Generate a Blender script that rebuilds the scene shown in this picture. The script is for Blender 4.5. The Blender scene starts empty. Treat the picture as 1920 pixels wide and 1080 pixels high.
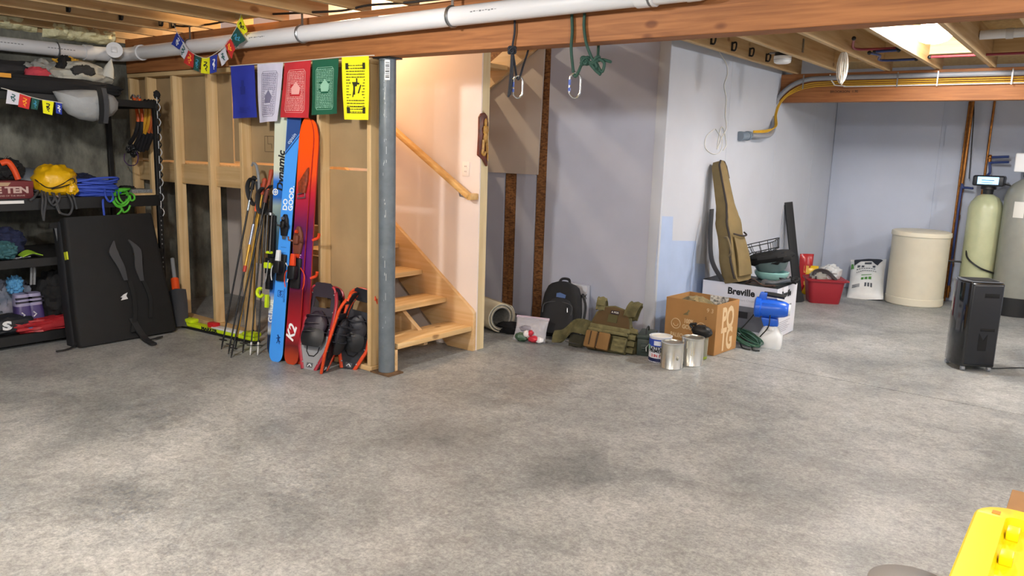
import bpy, bmesh, math, random
from mathutils import Vector, Matrix, noise
random.seed(7)
SC = bpy.context.scene
COL = SC.collection

# ------------------------------------------------------------------ camera
FOC = 1455.16                       # focal length in pixels of the 1920 wide frame
YAW, PITCH, ROLL = .648498, .174748, .0318263
EYE = Vector((0, 0, 1.60))
def _axes():
    c, s = math.cos, math.sin
    rz = Matrix.Rotation(YAW, 3, 'Z')
    f = Vector((0, c(PITCH), -s(PITCH))); r = Vector((1, 0, 0)); u = Vector((0, s(PITCH), c(PITCH)))
    return rz @ (c(ROLL)*r + s(ROLL)*u), rz @ (-s(ROLL)*r + c(ROLL)*u), rz @ f
RX, UP, FW = _axes()
cam = bpy.data.cameras.new('camera')
cam.sensor_width = 36.0
cam.lens = FOC/1920*36
cam.clip_start = .05
camo = bpy.data.objects.new('camera', cam)
COL.objects.link(camo)
camo.matrix_world = Matrix(((RX.x, UP.x, -FW.x, EYE.x), (RX.y, UP.y, -FW.y, EYE.y), (RX.z, UP.z, -FW.z, EYE.z), (0, 0, 0, 1)))
SC.camera = camo

# ------------------------------------------------------------------ world, lamps, exposure
W = bpy.data.worlds.new('world'); SC.world = W
W.use_nodes = True
W.node_tree.nodes['Background'].inputs[0].default_value = (.75, .8, .9, 1)
W.node_tree.nodes['Background'].inputs[1].default_value = .25
SC.view_settings.view_transform = 'Standard'
SC.view_settings.look = 'None'
SC.view_settings.gamma = 1
SC.view_settings.use_curve_mapping = False
SC.view_settings.exposure = 1.26
def bulb_or_fill_light(loc, watt, col, rad=.09):
    l = bpy.data.lights.new('bulb_or_fill_light', 'POINT'); l.energy = watt; l.color = col; l.shadow_soft_size = rad
    o = bpy.data.objects.new('bulb_or_fill_light', l); COL.objects.link(o); o.location = loc
    return o
# ceiling bulbs of the front part of the basement (behind and beside the camera)
bulb_or_fill_light((-3.3, 1.15, 2.47), 100, (1, .992, .975))
bulb_or_fill_light((0.5, 1.1, 2.47), 92, (1, .992, .975))
bulb_or_fill_light((-1.0, -1.6, 2.47), 80, (1, .992, .975))
bulb_or_fill_light((1.3, 5.4, 2.47), 70, (.97, .985, 1))  # unseen fill light, added to brighten the back bay
bulb_or_fill_light((1.1, 8.0, 2.42), 48, (.97, .985, 1))  # added fill light out of view, set right so shadows fall left
# warm lamp at the head of the stairs
bulb_or_fill_light((-5.05, 4.30, 2.80), 27, (1, .60, .26), .10)
bulb_or_fill_light((-6.3, 5.25, 3.75), 75, (1, .78, .52), .05)

# ------------------------------------------------------------------ placing helpers (pixel of the photo -> point on a known plane)
def ray(x, y): return RX*((x-960)/FOC) - UP*((y-540)/FOC) + FW
def on(x, y, ax, v):
    d = ray(x, y); return EYE + d*((v-EYE[ax])/d[ax])
def flr(x, y): return on(x, y, 2, 0)
def proj(P):
    d = Vector(P)-EYE; return 960+FOC*d.dot(RX)/d.dot(FW), 540-FOC*d.dot(UP)/d.dot(FW)
def hz(py, P):
    lo, hi = -1., 4.
    for _ in range(40):
        m = (lo+hi)/2
        if proj((P[0], P[1], m))[1] > py: lo = m
        else: hi = m
    return lo
def onX(x, y, v): return on(x, y, 0, v)
def onY(x, y, v): return on(x, y, 1, v)
def onZ(x, y, v): return on(x, y, 2, v)

# ------------------------------------------------------------------ materials
MATS = {}
def srgb(h):
    if isinstance(h, str):
        h = h.lstrip('#'); h = tuple(int(h[i:i+2], 16)/255 for i in (0, 2, 4))
    return tuple((c/12.92 if c <= .04045 else ((c+.055)/1.055)**2.4) for c in h)
def mat(name, col, rough=.6, metal=0, var=0, vscale=8, stretch=(1, 1, 1), bump=0, bscale=60, emit=0, alpha=1, coat=0, trans=0, col2=None, spec=.5, sheen=0, coords='Object'):
    if name in MATS: return MATS[name]
    m = bpy.data.materials.new(name); MATS[name] = m
    m.use_nodes = True
    nt = m.node_tree; b = nt.nodes['Principled BSDF']
    c = srgb(col)
    b.inputs['Base Color'].default_value = (*c, 1)
    m.diffuse_color = (*c, 1)
    b.inputs['Roughness'].default_value = rough
    b.inputs['Metallic'].default_value = metal
    b.inputs['Specular IOR Level'].default_value = spec
    b.inputs['Coat Weight'].default_value = coat
    b.inputs['Transmission Weight'].default_value = trans
    b.inputs['Alpha'].default_value = alpha
    b.inputs['Sheen Weight'].default_value = sheen
    if emit:
        b.inputs['Emission Color'].default_value = (*c, 1); b.inputs['Emission Strength'].default_value = emit
    if var or bump or col2:
        tc = nt.nodes.new('ShaderNodeTexCoord'); mp = nt.nodes.new('ShaderNodeMapping')
        mp.inputs['Scale'].default_value = stretch
        nt.links.new(tc.outputs[coords], mp.inputs[0])
    if var or col2:
        n = nt.nodes.new('ShaderNodeTexNoise'); n.inputs['Scale'].default_value = vscale; n.inputs['Detail'].default_value = 5
        nt.links.new(mp.outputs[0], n.inputs['Vector'])
        r = nt.nodes.new('ShaderNodeValToRGB')
        c2 = srgb(col2) if col2 else tuple(x*(1-var) for x in c)
        c1 = c if col2 else tuple(min(1, x*(1+var*.5)) for x in c)
        r.color_ramp.elements[0].position = .35; r.color_ramp.elements[1].position = .65
        r.color_ramp.elements[0].color = (*c2, 1); r.color_ramp.elements[1].color = (*c1, 1)
        nt.links.new(n.outputs[0], r.inputs[0]); nt.links.new(r.outputs[0], b.inputs['Base Color'])
    if bump:
        n2 = nt.nodes.new('ShaderNodeTexNoise'); n2.inputs['Scale'].default_value = bscale; n2.inputs['Detail'].default_value = 4
        nt.links.new(mp.outputs[0], n2.inputs['Vector'])
        bp = nt.nodes.new('ShaderNodeBump'); bp.inputs['Strength'].default_value = bump; bp.inputs['Distance'].default_value = .02
        nt.links.new(n2.outputs[0], bp.inputs['Height']); nt.links.new(bp.outputs[0], b.inputs['Normal'])
    return m
def wood(name, c1, c2, axis, rough=.65, knots=True, gs=14):
    """sawn timber, grain along the given axis"""
    if name in MATS: return MATS[name]
    m = mat(name, c1, rough); nt = m.node_tree; b = nt.nodes['Principled BSDF']; L = nt.links.new
    tc = nt.nodes.new('ShaderNodeTexCoord'); oi = nt.nodes.new('ShaderNodeObjectInfo')
    ad = nt.nodes.new('ShaderNodeVectorMath'); ad.operation = 'ADD'
    mu = nt.nodes.new('ShaderNodeVectorMath'); mu.operation = 'SCALE'; mu.inputs['Scale'].default_value = 37.
    cx = nt.nodes.new('ShaderNodeCombineXYZ')
    for i in range(3): L(oi.outputs['Random'], cx.inputs[i])
    L(cx.outputs[0], mu.inputs[0]); L(tc.outputs['Object'], ad.inputs[0]); L(mu.outputs[0], ad.inputs[1])
    mp = nt.nodes.new('ShaderNodeMapping'); s = [gs, gs, gs]; s[axis] = gs*.05
    mp.inputs['Scale'].default_value = s
    L(ad.outputs[0], mp.inputs[0])
    n = nt.nodes.new('ShaderNodeTexNoise'); n.inputs['Scale'].default_value = 1.6; n.inputs['Detail'].default_value = 6; n.inputs['Distortion'].default_value = .6
    L(mp.outputs[0], n.inputs['Vector'])
    r = nt.nodes.new('ShaderNodeValToRGB'); r.color_ramp.elements[0].position = .3; r.color_ramp.elements[1].position = .7
    r.color_ramp.elements[0].color = (*srgb(c2), 1); r.color_ramp.elements[1].color = (*srgb(c1), 1)
    L(n.outputs[0], r.inputs[0]); out = r.outputs[0]
    if knots:
        mp2 = nt.nodes.new('ShaderNodeMapping'); s2 = [9, 9, 9]; s2[axis] = 5; mp2.inputs['Scale'].default_value = s2
        L(ad.outputs[0], mp2.inputs[0])
        v = nt.nodes.new('ShaderNodeTexVoronoi'); v.inputs['Scale'].default_value = .55
        L(mp2.outputs[0], v.inputs['Vector'])
        r2 = nt.nodes.new('ShaderNodeValToRGB'); r2.color_ramp.elements[0].position = .07; r2.color_ramp.elements[1].position = .13
        r2.color_ramp.elements[0].color = (.35, .22, .12, 1); r2.color_ramp.elements[1].color = (1, 1, 1, 1)
        L(v.outputs['Distance'], r2.inputs[0])
        mx = nt.nodes.new('ShaderNodeMix'); mx.data_type = 'RGBA'; mx.blend_type = 'MULTIPLY'; mx.inputs[0].default_value = .75
        L(out, mx.inputs[6]); L(r2.outputs[0], mx.inputs[7]); out = mx.outputs[2]
    L(out, b.inputs['Base Color'])
    bp = nt.nodes.new('ShaderNodeBump'); bp.inputs['Strength'].default_value = .15; bp.inputs['Distance'].default_value = .004
    L(n.outputs[0], bp.inputs['Height']); L(bp.outputs[0], b.inputs['Normal'])
    return m
def ramp_mat(name, axis, stops, rough=.4, noise_amp=.0, nscale=3, coat=0):
    """colour bands along a local axis (printed graphics); stops: (coordinate in m, colour)"""
    m = mat(name, stops[0][1], rough, coat=coat); nt = m.node_tree; b = nt.nodes['Principled BSDF']; L = nt.links.new
    tc = nt.nodes.new('ShaderNodeTexCoord'); sp = nt.nodes.new('ShaderNodeSeparateXYZ')
    L(tc.outputs['Object'], sp.inputs[0])
    lo, hi = stops[0][0], stops[-1][0]
    mr = nt.nodes.new('ShaderNodeMapRange'); mr.inputs[1].default_value = lo; mr.inputs[2].default_value = hi
    v = sp.outputs[axis]
    if noise_amp:
        n = nt.nodes.new('ShaderNodeTexNoise'); n.inputs['Scale'].default_value = nscale; n.inputs['Detail'].default_value = 4
        L(tc.outputs['Object'], n.inputs['Vector'])
        ma = nt.nodes.new('ShaderNodeMath'); ma.operation = 'MULTIPLY_ADD'; ma.inputs[1].default_value = noise_amp
        L(n.outputs[0], ma.inputs[0]); L(v, ma.inputs[2]); v = ma.outputs[0]
    L(v, mr.inputs[0])
    r = nt.nodes.new('ShaderNodeValToRGB'); cr = r.color_ramp
    while len(cr.elements) < len(stops): cr.elements.new(.5)
    for e, (p, c) in zip(cr.elements, stops): e.position = (p-lo)/(hi-lo); 
    for e, (p, c) in zip(cr.elements, stops): e.color = (*srgb(c), 1)
    L(mr.outputs[0], r.inputs[0]); L(r.outputs[0], b.inputs['Base Color'])
    return m

# ------------------------------------------------------------------ mesh helpers
class MB:
    def __init__(s, M=None): s.v = []; s.f = []; s.m = []; s.M = M or Matrix(); s.mi = 0
    def _add(s, vs, fs):
        k = len(s.v); s.v += [s.M @ Vector(v) for v in vs]
        for f in fs: s.f.append([i+k for i in f]); s.m.append(s.mi)
        return s
    def box(s, a, b):
        x0, y0, z0 = a; x1, y1, z1 = b
        return s._add([(x0, y0, z0), (x1, y0, z0), (x1, y1, z0), (x0, y1, z0), (x0, y0, z1), (x1, y0, z1), (x1, y1, z1), (x0, y1, z1)],
                      [(0, 3, 2, 1), (4, 5, 6, 7), (0, 1, 5, 4), (1, 2, 6, 5), (2, 3, 7, 6), (3, 0, 4, 7)])
    def cbox(s, c, d, rot=None):
        M0 = s.M
        s.M = M0 @ Matrix.Translation(c) @ (rot.to_4x4() if rot else Matrix())
        s.box((-d[0]/2, -d[1]/2, -d[2]/2), (d[0]/2, d[1]/2, d[2]/2)); s.M = M0
        return s
    def bar(s, p, q, w, h, up=(0, 0, 1)):
        p = Vector(p); q = Vector(q); z = (q-p); L = z.length; z.normalize(); up = Vector(up)
        if abs(z.dot(up)) > .99: up = Vector((0, 1, 0))
        x = up.cross(z).normalized(); y = z.cross(x)
        M0 = s.M; s.M = M0 @ frame(p, x, y, z)
        s.box((-w/2, -h/2, 0), (w/2, h/2, L)); s.M = M0
        return s
    def tube(s, path, r, n=8, closed=False, flat=1.0):
        P = [Vector(p) for p in path]; k = len(P)
        R = r if isinstance(r, (list, tuple)) else [r]*k
        T = []
        for i in range(k):
            a = P[(i-1) % k] if closed or i else P[0]; b = P[(i+1) % k] if closed or i < k-1 else P[-1]
            t = (b-a); T.append(t.normalized() if t.length > 1e-9 else Vector((0, 0, 1)))
        ref = Vector((0, 0, 1)) if abs(T[0].z) < .9 else Vector((1, 0, 0))
        N = (ref - T[0]*ref.dot(T[0])).normalized()
        vs = []; fs = []
        for i in range(k):
            N = N - T[i]*N.dot(T[i])
            N = N.normalized() if N.length > 1e-6 else T[i].orthogonal().normalized()
            B = T[i].cross(N)
            for j in range(n):
                a = 2*math.pi*j/n; vs.append(P[i] + (N*math.cos(a)*flat + B*math.sin(a))*R[i])
        for i in range(k if closed else k-1):
            for j in range(n):
                a = i*n+j; b = i*n+(j+1) % n; c = ((i+1) % k)*n+(j+1) % n; d = ((i+1) % k)*n+j
                fs.append((a, b, c, d))
        if not closed:
            fs.append(tuple(range(n-1, -1, -1))); fs.append(tuple((k-1)*n+j for j in range(n)))
        return s._add(vs, fs)
    def lathe(s, prof, n=24, c=(0, 0, 0), sx=1, sy=1):
        vs = []; fs = []; k = len(prof)
        for r, z in prof:
            for j in range(n):
                a = 2*math.pi*j/n; vs.append((c[0]+r*sx*math.cos(a), c[1]+r*sy*math.sin(a), c[2]+z))
        for i in range(k-1):
            for j in range(n): fs.append((i*n+j, i*n+(j+1) % n, (i+1)*n+(j+1) % n, (i+1)*n+j))
        if prof[0][0] > 1e-6: fs.append(tuple(range(n-1, -1, -1)))
        if prof[-1][0] > 1e-6: fs.append(tuple((k-1)*n+j for j in range(n)))
        return s._add(vs, fs)
    def prism(s, poly, d0, d1, plane='xz'):
        """polygon in a plane, extruded along the remaining axis from d0 to d1"""
        def mk(p, d): return {'xy': (p[0], p[1], d), 'xz': (p[0], d, p[1]), 'yz': (d, p[0], p[1])}[plane]
        n = len(poly); vs = [mk(p, d0) for p in poly]+[mk(p, d1) for p in poly]
        fs = [tuple(range(n)), tuple(range(2*n-1, n-1, -1))]+[(i, i+n, (i+1) % n+n, (i+1) % n) for i in range(n)]
        return s._add(vs, fs)
    def sheet(s, fn, nu, nv, t=.002):
        """surface fn(u,v) with thickness t"""
        g = [[Vector(fn(i/nu, j/nv)) for j in range(nv+1)] for i in range(nu+1)]
        vs = []; fs = []
        for sg in (0, 1):
            for i in range(nu+1):
                for j in range(nv+1):
                    du = g[min(i+1, nu)][j]-g[max(i-1, 0)][j]; dv = g[i][min(j+1, nv)]-g[i][max(j-1, 0)]
                    n = du.cross(dv); n = n.normalized() if n.length > 1e-12 else Vector((0, 0, 1))
                    vs.append(g[i][j] + n*(t/2 if sg == 0 else -t/2))
        K = (nu+1)*(nv+1)
        def id(a, i, j): return a*K+i*(nv+1)+j
        for i in range(nu):
            for j in range(nv):
                fs.append((id(0, i, j), id(0, i+1, j), id(0, i+1, j+1), id(0, i, j+1)))
                fs.append((id(1, i, j), id(1, i, j+1), id(1, i+1, j+1), id(1, i+1, j)))
        for i in range(nu):
            fs.append((id(0, i, 0), id(1, i, 0), id(1, i+1, 0), id(0, i+1, 0))); fs.append((id(0, i, nv), id(0, i+1, nv), id(1, i+1, nv), id(1, i, nv)))
        for j in range(nv):
            fs.append((id(0, 0, j), id(0, 0, j+1), id(1, 0, j+1), id(1, 0, j))); fs.append((id(0, nu, j), id(1, nu, j), id(1, nu, j+1), id(0, nu, j+1)))
        return s._add(vs, fs)
    def blob(s, c, d, amp=.08, freq=3, seed=0, nu=24, nv=14, e=1.0, flatbase=None):
        """soft lump: superellipsoid of full size d with noise folds"""
        vs = []; fs = []; c = Vector(c)
        def pw(x, k): return math.copysign(abs(x)**k, x)
        for j in range(nv+1):
            ph = -math.pi/2+math.pi*j/nv
            for i in range(nu):
                th = 2*math.pi*i/nu
                p = Vector((pw(math.cos(ph), e)*pw(math.cos(th), e), pw(math.cos(ph), e)*pw(math.sin(th), e), pw(math.sin(ph), e)))
                sv = Vector((seed*7.3, seed*3.1, 0)); k = 1+amp*noise.noise(p*freq+sv)*2+amp*.55*noise.noise(p*freq*2.6+sv)*(0 if amp < .03 else 1)
                q = Vector((p.x*d[0]/2*k, p.y*d[1]/2*k, p.z*d[2]/2*k))
                if flatbase is not None: q.z = max(q.z, flatbase)
                vs.append(c+q)
        for j in range(nv):
            for i in range(nu): fs.append((j*nu+i, j*nu+(i+1) % nu, (j+1)*nu+(i+1) % nu, (j+1)*nu+i))
        return s._add(vs, fs)
    def mesh(s, name, mats, bevel=0, seg=2, smooth=True, ang=38):
        me = bpy.data.meshes.new(name)
        me.from_pydata([tuple(v) for v in s.v], [], s.f)
        for m in (mats if isinstance(mats, (list, tuple)) else [mats]): me.materials.append(m)
        me.polygons.foreach_set('material_index', s.m)
        bm = bmesh.new(); bm.from_mesh(me)
        bmesh.ops.remove_doubles(bm, verts=bm.verts, dist=1e-6)
        bmesh.ops.recalc_face_normals(bm, faces=bm.faces)
        if bevel:
            ed = [e for e in bm.edges if len(e.link_faces) == 2 and e.calc_face_angle(0) > .6]
            bmesh.ops.bevel(bm, geom=ed, offset=bevel, segments=seg, affect='EDGES', profile=.5, clamp_overlap=True)
        bm.to_mesh(me); bm.free()
        if smooth:
            me.shade_smooth(); me.set_sharp_from_angle(angle=math.radians(ang))
        return me
    def build(s, name, mats, parent=None, **k):
        return put(name, s.mesh(name, mats, **k), parent)
def frame(o, x, y, z):
    return Matrix(((x[0], y[0], z[0], o[0]), (x[1], y[1], z[1], o[1]), (x[2], y[2], z[2], o[2]), (0, 0, 0, 1)))
def put(name, me, parent=None, loc=None):
    o = bpy.data.objects.new(name, me); COL.objects.link(o)
    if parent: o.parent = parent
    if loc: o.location = loc
    return o
def tag(o, label, cat, group=None):
    o['label'] = label; o['category'] = cat
    if group: o['group'] = group
    return o
def struct(o): o['kind'] = 'structure'; return o
def thing(name, label, cat, loc=(0, 0, 0), rz=0, group=None, M=None):
    o = bpy.data.objects.new(name, None); COL.objects.link(o)
    if M is not None: o.matrix_world = M
    else: o.location = loc; o.rotation_euler = (0, 0, rz)
    o.empty_display_size = .1
    return tag(o, label, cat, group)
def copy_tree(o, parent=None):
    c = o.copy(); COL.objects.link(c); c.parent = parent
    for ch in list(o.children): copy_tree(ch, c)
    return c
def text(parent, s, size, M, m, name='lettering', ext=.0006, align='CENTER', sx=1, bold=0, shear=0):
    """raised flat lettering; M places its plane (x = reading direction, y = up, z = outwards) in the parent's frame"""
    cu = bpy.data.curves.new('t', 'FONT'); cu.body = s; cu.size = size; cu.extrude = ext; cu.align_x = align; cu.align_y = 'CENTER'
    cu.offset = bold; cu.shear = shear; cu.resolution_u = 3
    o = bpy.data.objects.new('t', cu); COL.objects.link(o)
    bpy.context.view_layer.update()
    me = bpy.data.meshes.new_from_object(o.evaluated_get(bpy.context.evaluated_depsgraph_get()))
    bpy.data.objects.remove(o); bpy.data.curves.remove(cu)
    me.transform(M @ Matrix.Diagonal((sx, 1, 1, 1)))
    me.materials.clear(); me.materials.append(m)
    return put(name, me, parent)
def smooth_path(P, k=6):
    P = [Vector(p) for p in P]; out = []
    Q = [2*P[0]-P[1]]+P+[2*P[-1]-P[-2]]
    for i in range(1, len(Q)-2):
        a, b, c, d = Q[i-1:i+3]
        for j in range(k):
            t = j/k; out.append(.5*((2*b)+(c-a)*t+(2*a-5*b+4*c-d)*t*t+(3*b-a-3*c+d)*t**3))
    out.append(P[-1]); return out
def lean(p0, p1, width_dir=(1, 0, 0)):
    """frame standing at p0, its z towards p1, x along width_dir, -y the visible front"""
    p0 = Vector(p0); z = (Vector(p1)-p0); L = z.length; z.normalize()
    x = Vector(width_dir); x = (x-z*x.dot(z)).normalized(); y = z.cross(x)
    return frame(p0, x, y, z), L
FRONT = Matrix(((1, 0, 0, 0), (0, 0, -1, 0), (0, 1, 0, 0), (0, 0, 0, 1)))   # text plane facing -y
def front(x, y, z): return Matrix.Translation((x, y, z)) @ FRONT
SIDE = Matrix(((0, 0, 1, 0), (1, 0, 0, 0), (0, 1, 0, 0), (0, 0, 0, 1)))      # text plane facing +x
def side(x, y, z): return Matrix.Translation((x, y, z)) @ SIDE

# ================================================================== THE SETTING
XL, XR, YN, YF = -7.35, 3.0, -3.0, 10.45      # left wall, right wall, near wall, far wall
ZJ, ZC = 2.49, 2.73                           # underside of the joists, underside of the subfloor
YB = 3.69                                     # front face of the main beam
YW, XS = 6.06, -3.02                          # middle wall plane, side wall

def floor_mat():
    m = mat('concrete_floor', '#a5a4a1', .42); nt = m.node_tree; b = nt.nodes['Principled BSDF']; L = nt.links.new
    tc = nt.nodes.new('ShaderNodeTexCoord')
    def nz(sc, det, rough=.6, dist=0):
        n = nt.nodes.new('ShaderNodeTexNoise'); n.inputs['Scale'].default_value = sc; n.inputs['Detail'].default_value = det
        n.inputs['Roughness'].default_value = rough; n.inputs['Distortion'].default_value = dist; L(tc.outputs['Object'], n.inputs['Vector']); return n
    def rp(n, p0, c0, p1, c1):
        r = nt.nodes.new('ShaderNodeValToRGB'); r.color_ramp.elements[0].position = p0; r.color_ramp.elements[1].position = p1
        r.color_ramp.elements[0].color = (*c0, 1); r.color_ramp.elements[1].color = (*c1, 1); L(n.outputs[0], r.inputs[0]); return r
    def mul(a, c, f=1):
        x = nt.nodes.new('ShaderNodeMix'); x.data_type = 'RGBA'; x.blend_type = 'MULTIPLY'; x.inputs[0].default_value = f
        L(a, x.inputs[6]); L(c, x.inputs[7]); return x.outputs[2]
    a = rp(nz(1.1, 7, .62, .4), .36, srgb('#8b8e8e'), .64, srgb('#b2b4b3'))
    g = rp(nz(26, 6, .75), .38, (.62, .62, .62), .62, (1.12, 1.12, 1.1))
    h = rp(nz(9, 7, .75, 1.0), .36, (.72, .72, .73), .56, (1.06, 1.06, 1.06))
    st = rp(nz(.75, 5, .6, .3), .30, (.55, .55, .56), .40, (1, 1, 1))
    fine = rp(nz(60, 6, .85), .38, (.42, .42, .43), .58, (1.2, 1.2, 1.19))
    a_ = mul(a.outputs[0], fine.outputs[0], .62)
    c = mul(mul(mul(a_, g.outputs[0], .6), h.outputs[0], .8), st.outputs[0], .7)
    # old damp and oil stains with soft ragged edges
    wob = nz(2.2, 5, .65)
    sb_ = nt.nodes.new('ShaderNodeVectorMath'); sb_.operation = 'MULTIPLY_ADD'; sb_.inputs[1].default_value = (.9, .9, 0); L(wob.outputs['Color'], sb_.inputs[0]); L(tc.outputs['Object'], sb_.inputs[2])
    for (px, py, rad, colr) in ((1085, 880, .34, (.60, .61, .62)), (1240, 900, .26, (.72, .73, .73)), (820, 830, .5, (.78, .79, .80)), (240, 770, .5, (.74, .75, .77)), (1000, 720, .42, (.78, .72, .68)), (560, 960, .45, (.80, .81, .82)), (1500, 960, .3, (.80, .80, .80))):
        P = flr(px, py)+Vector((.45, .45, 0))
        di = nt.nodes.new('ShaderNodeVectorMath'); di.operation = 'DISTANCE'; di.inputs[1].default_value = (P.x, P.y, 0); L(sb_.outputs[0], di.inputs[0])
        mr = nt.nodes.new('ShaderNodeMapRange'); mr.interpolation_type = 'SMOOTHSTEP'; mr.inputs[1].default_value = rad*.15; mr.inputs[2].default_value = rad*1.3; mr.inputs[3].default_value = 1; mr.inputs[4].default_value = 0
        L(di.outputs['Value'], mr.inputs[0])
        x = nt.nodes.new('ShaderNodeMix'); x.data_type = 'RGBA'; x.blend_type = 'MULTIPLY'; x.inputs[7].default_value = (*colr, 1); L(mr.outputs[0], x.inputs[0]); L(c, x.inputs[6]); c = x.outputs[2]
    L(c, b.inputs['Base Color'])
    rr = nt.nodes.new('ShaderNodeMapRange'); rr.inputs[3].default_value = .30; rr.inputs[4].default_value = .62
    L(nz(3, 5).outputs[0], rr.inputs[0]); L(rr.outputs[0], b.inputs['Roughness'])
    bp = nt.nodes.new('ShaderNodeBump'); bp.inputs['Strength'].default_value = .12; bp.inputs['Distance'].default_value = .01
    L(nz(40, 5).outputs[0], bp.inputs['Height']); L(bp.outputs[0], b.inputs['Normal'])
    return m
def conc_wall_mat():
    m = mat('concrete_wall', '#85857c', .85, col2='#55554f', vscale=1.6, bump=.25, bscale=18); nt = m.node_tree; b = nt.nodes['Principled BSDF']; L = nt.links.new
    tc = nt.nodes.new('ShaderNodeTexCoord')
    n = nt.nodes.new('ShaderNodeTexNoise'); n.inputs['Scale'].default_value = 6; n.inputs['Detail'].default_value = 8; n.inputs['Roughness'].default_value = .7
    mp = nt.nodes.new('ShaderNodeMapping'); mp.inputs['Scale'].default_value = (1, 1, .45); L(tc.outputs['Object'], mp.inputs[0]); L(mp.outputs[0], n.inputs['Vector'])
    r = nt.nodes.new('ShaderNodeValToRGB'); r.color_ramp.elements[0].position = .34; r.color_ramp.elements[1].position = .66
    r.color_ramp.elements[0].color = (.42, .42, .42, 1); r.color_ramp.elements[1].color = (1.25, 1.25, 1.2, 1); L(n.outputs[0], r.inputs[0])
    x = nt.nodes.new('ShaderNodeMix'); x.data_type = 'RGBA'; x.blend_type = 'MULTIPLY'; x.inputs[0].default_value = 1
    src = b.inputs['Base Color'].links[0].from_socket; L(src, x.inputs[6]); L(r.outputs[0], x.inputs[7]); L(x.outputs[2], b.inputs['Base Color'])
    return m
m_floor = floor_mat(); m_conc = conc_wall_mat()
m_stud = wood('stud_pine', '#d9bf92', '#c4a270', 2)
m_plate = wood('plate_pine', '#d2b586', '#bb9866', 0)
m_joist = wood('joist_pine', '#cdb083', '#b48f5e', 1)
m_beam = wood('beam_lvl', '#ab7040', '#86522a', 0, gs=30)
m_tread = wood('tread_pine', '#e3c594', '#cda468', 1)
m_string = wood('stringer_pine', '#e0bf92', '#cfa670', 0, knots=False)
m_sub = mat('subfloor', '#c2a36c', .8, col2='#a98754', vscale=30)
m_kraft = mat('drywall_back', '#a98f69', .9, col2='#9c8460', vscale=3)
m_peach = mat('stair_drywall', '#e9ddd6', .8, var=.03, vscale=2)
m_lav = mat('panel_lavender', '#b4b8c8', .7, var=.04, vscale=3)
m_white = mat('wall_white', '#c0c5cf', .7, var=.04, vscale=2)
m_far = mat('wall_far_white', '#bbc2d2', .7, var=.05, vscale=1.5)
m_osb = mat('osb', '#9a6a3c', .8, col2='#5f3b1f', vscale=34, stretch=(1, 1, 2.2))
m_pvc = mat('pvc_white', '#dcdcde', .3)
m_black = mat('black_plastic', '#141416', .45)
m_steelgrey = mat('column_paint', '#6a747c', .42, col2='#5d676f', vscale=14)
m_zinc = mat('zinc', '#9b9da0', .35, .9)
m_ink = mat('ink_black', '#17171a', .8)

# floor with its saw-cut control joint
fb = MB(); J0, J1, JD = 5.93, 5.940, -.012
fb.box((XL-.2, YN-.2, -.2), (XR+.2, J0, 0)).box((XL-.2, J1, -.2), (XR+.2, YF+.2, 0)).box((XL-.2, J0, -.2), (XR+.2, J1, JD))
struct(fb.build('floor', m_floor))
# foundation wall on the left, its top with sprayed foam; outer walls
struct(MB().box((XL-.2, YN-.2, 0), (XL, YF+.2, 2.46)).build('wall_left', m_conc))
struct(MB().box((XL-.2, YN-.2, 2.46), (XL-.02, YF+.2, ZC)).build('trim_1', m_joist))
struct(MB().box((XL, YN-.2, 0), (XR+.2, YN, ZC)).build('wall_near', m_white))
struct(MB().box((XR, YN, 0), (XR+.2, YF+.2, ZC)).build('wall_right', m_white))
wf = struct(MB().box((-3.2, YF, 0), (XR, YF+.2, ZC)).build('wall_far', m_far))
for x in (-2.86+.0, -1.62, -.42, .8):   # plaster board sheets of the far wall
    put('panel', MB().box((x+.003, YF-.012, .01), (x+1.197, YF-.0005, 2.6)).mesh('panel', m_far), wf)
# foam
fm = mat('spray_foam', '#efe9c2', .75, col2='#ded6a6', vscale=22, bump=.6, bscale=30)
def foam(y0, y1, z0, z1, seed):
    b = MB(); n = int((y1-y0)/.022); k = 14
    def fn(u, v):
        y = y0+(y1-y0)*u; a = math.pi*(v-.5)
        env = min(1, 8*min(u, 1-u)+.25)
        nn = noise.noise(Vector((y*17, v*7, seed)))*.030+noise.noise(Vector((y*48, v*15, seed+4)))*.018+math.sin(y*75+noise.noise(Vector((y*5, v*3, seed)))*6)*.010
        r = (.075+nn)*env
        zc = (z0+z1)/2; hz = (z1-z0)/2
        return (XL+.003+max(.0, math.cos(a)*(.12+nn*1.3)*env), y, zc+math.sin(a)*hz*(.92+nn*3))
    return b.sheet(fn, n, k, .006)
ff = foam(1.2, 2.95, 2.45, 2.62, 1)
f1 = tag(ff.build('spray_foam', fm), 'pale yellow sprayed foam along the top of the concrete wall, left stretch', 'insulation')
f2 = tag(foam(2.99, 3.6, 2.42, 2.58, 5).build('spray_foam', fm), 'short pale yellow foam stretch ending at the brown beam', 'insulation')

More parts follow.
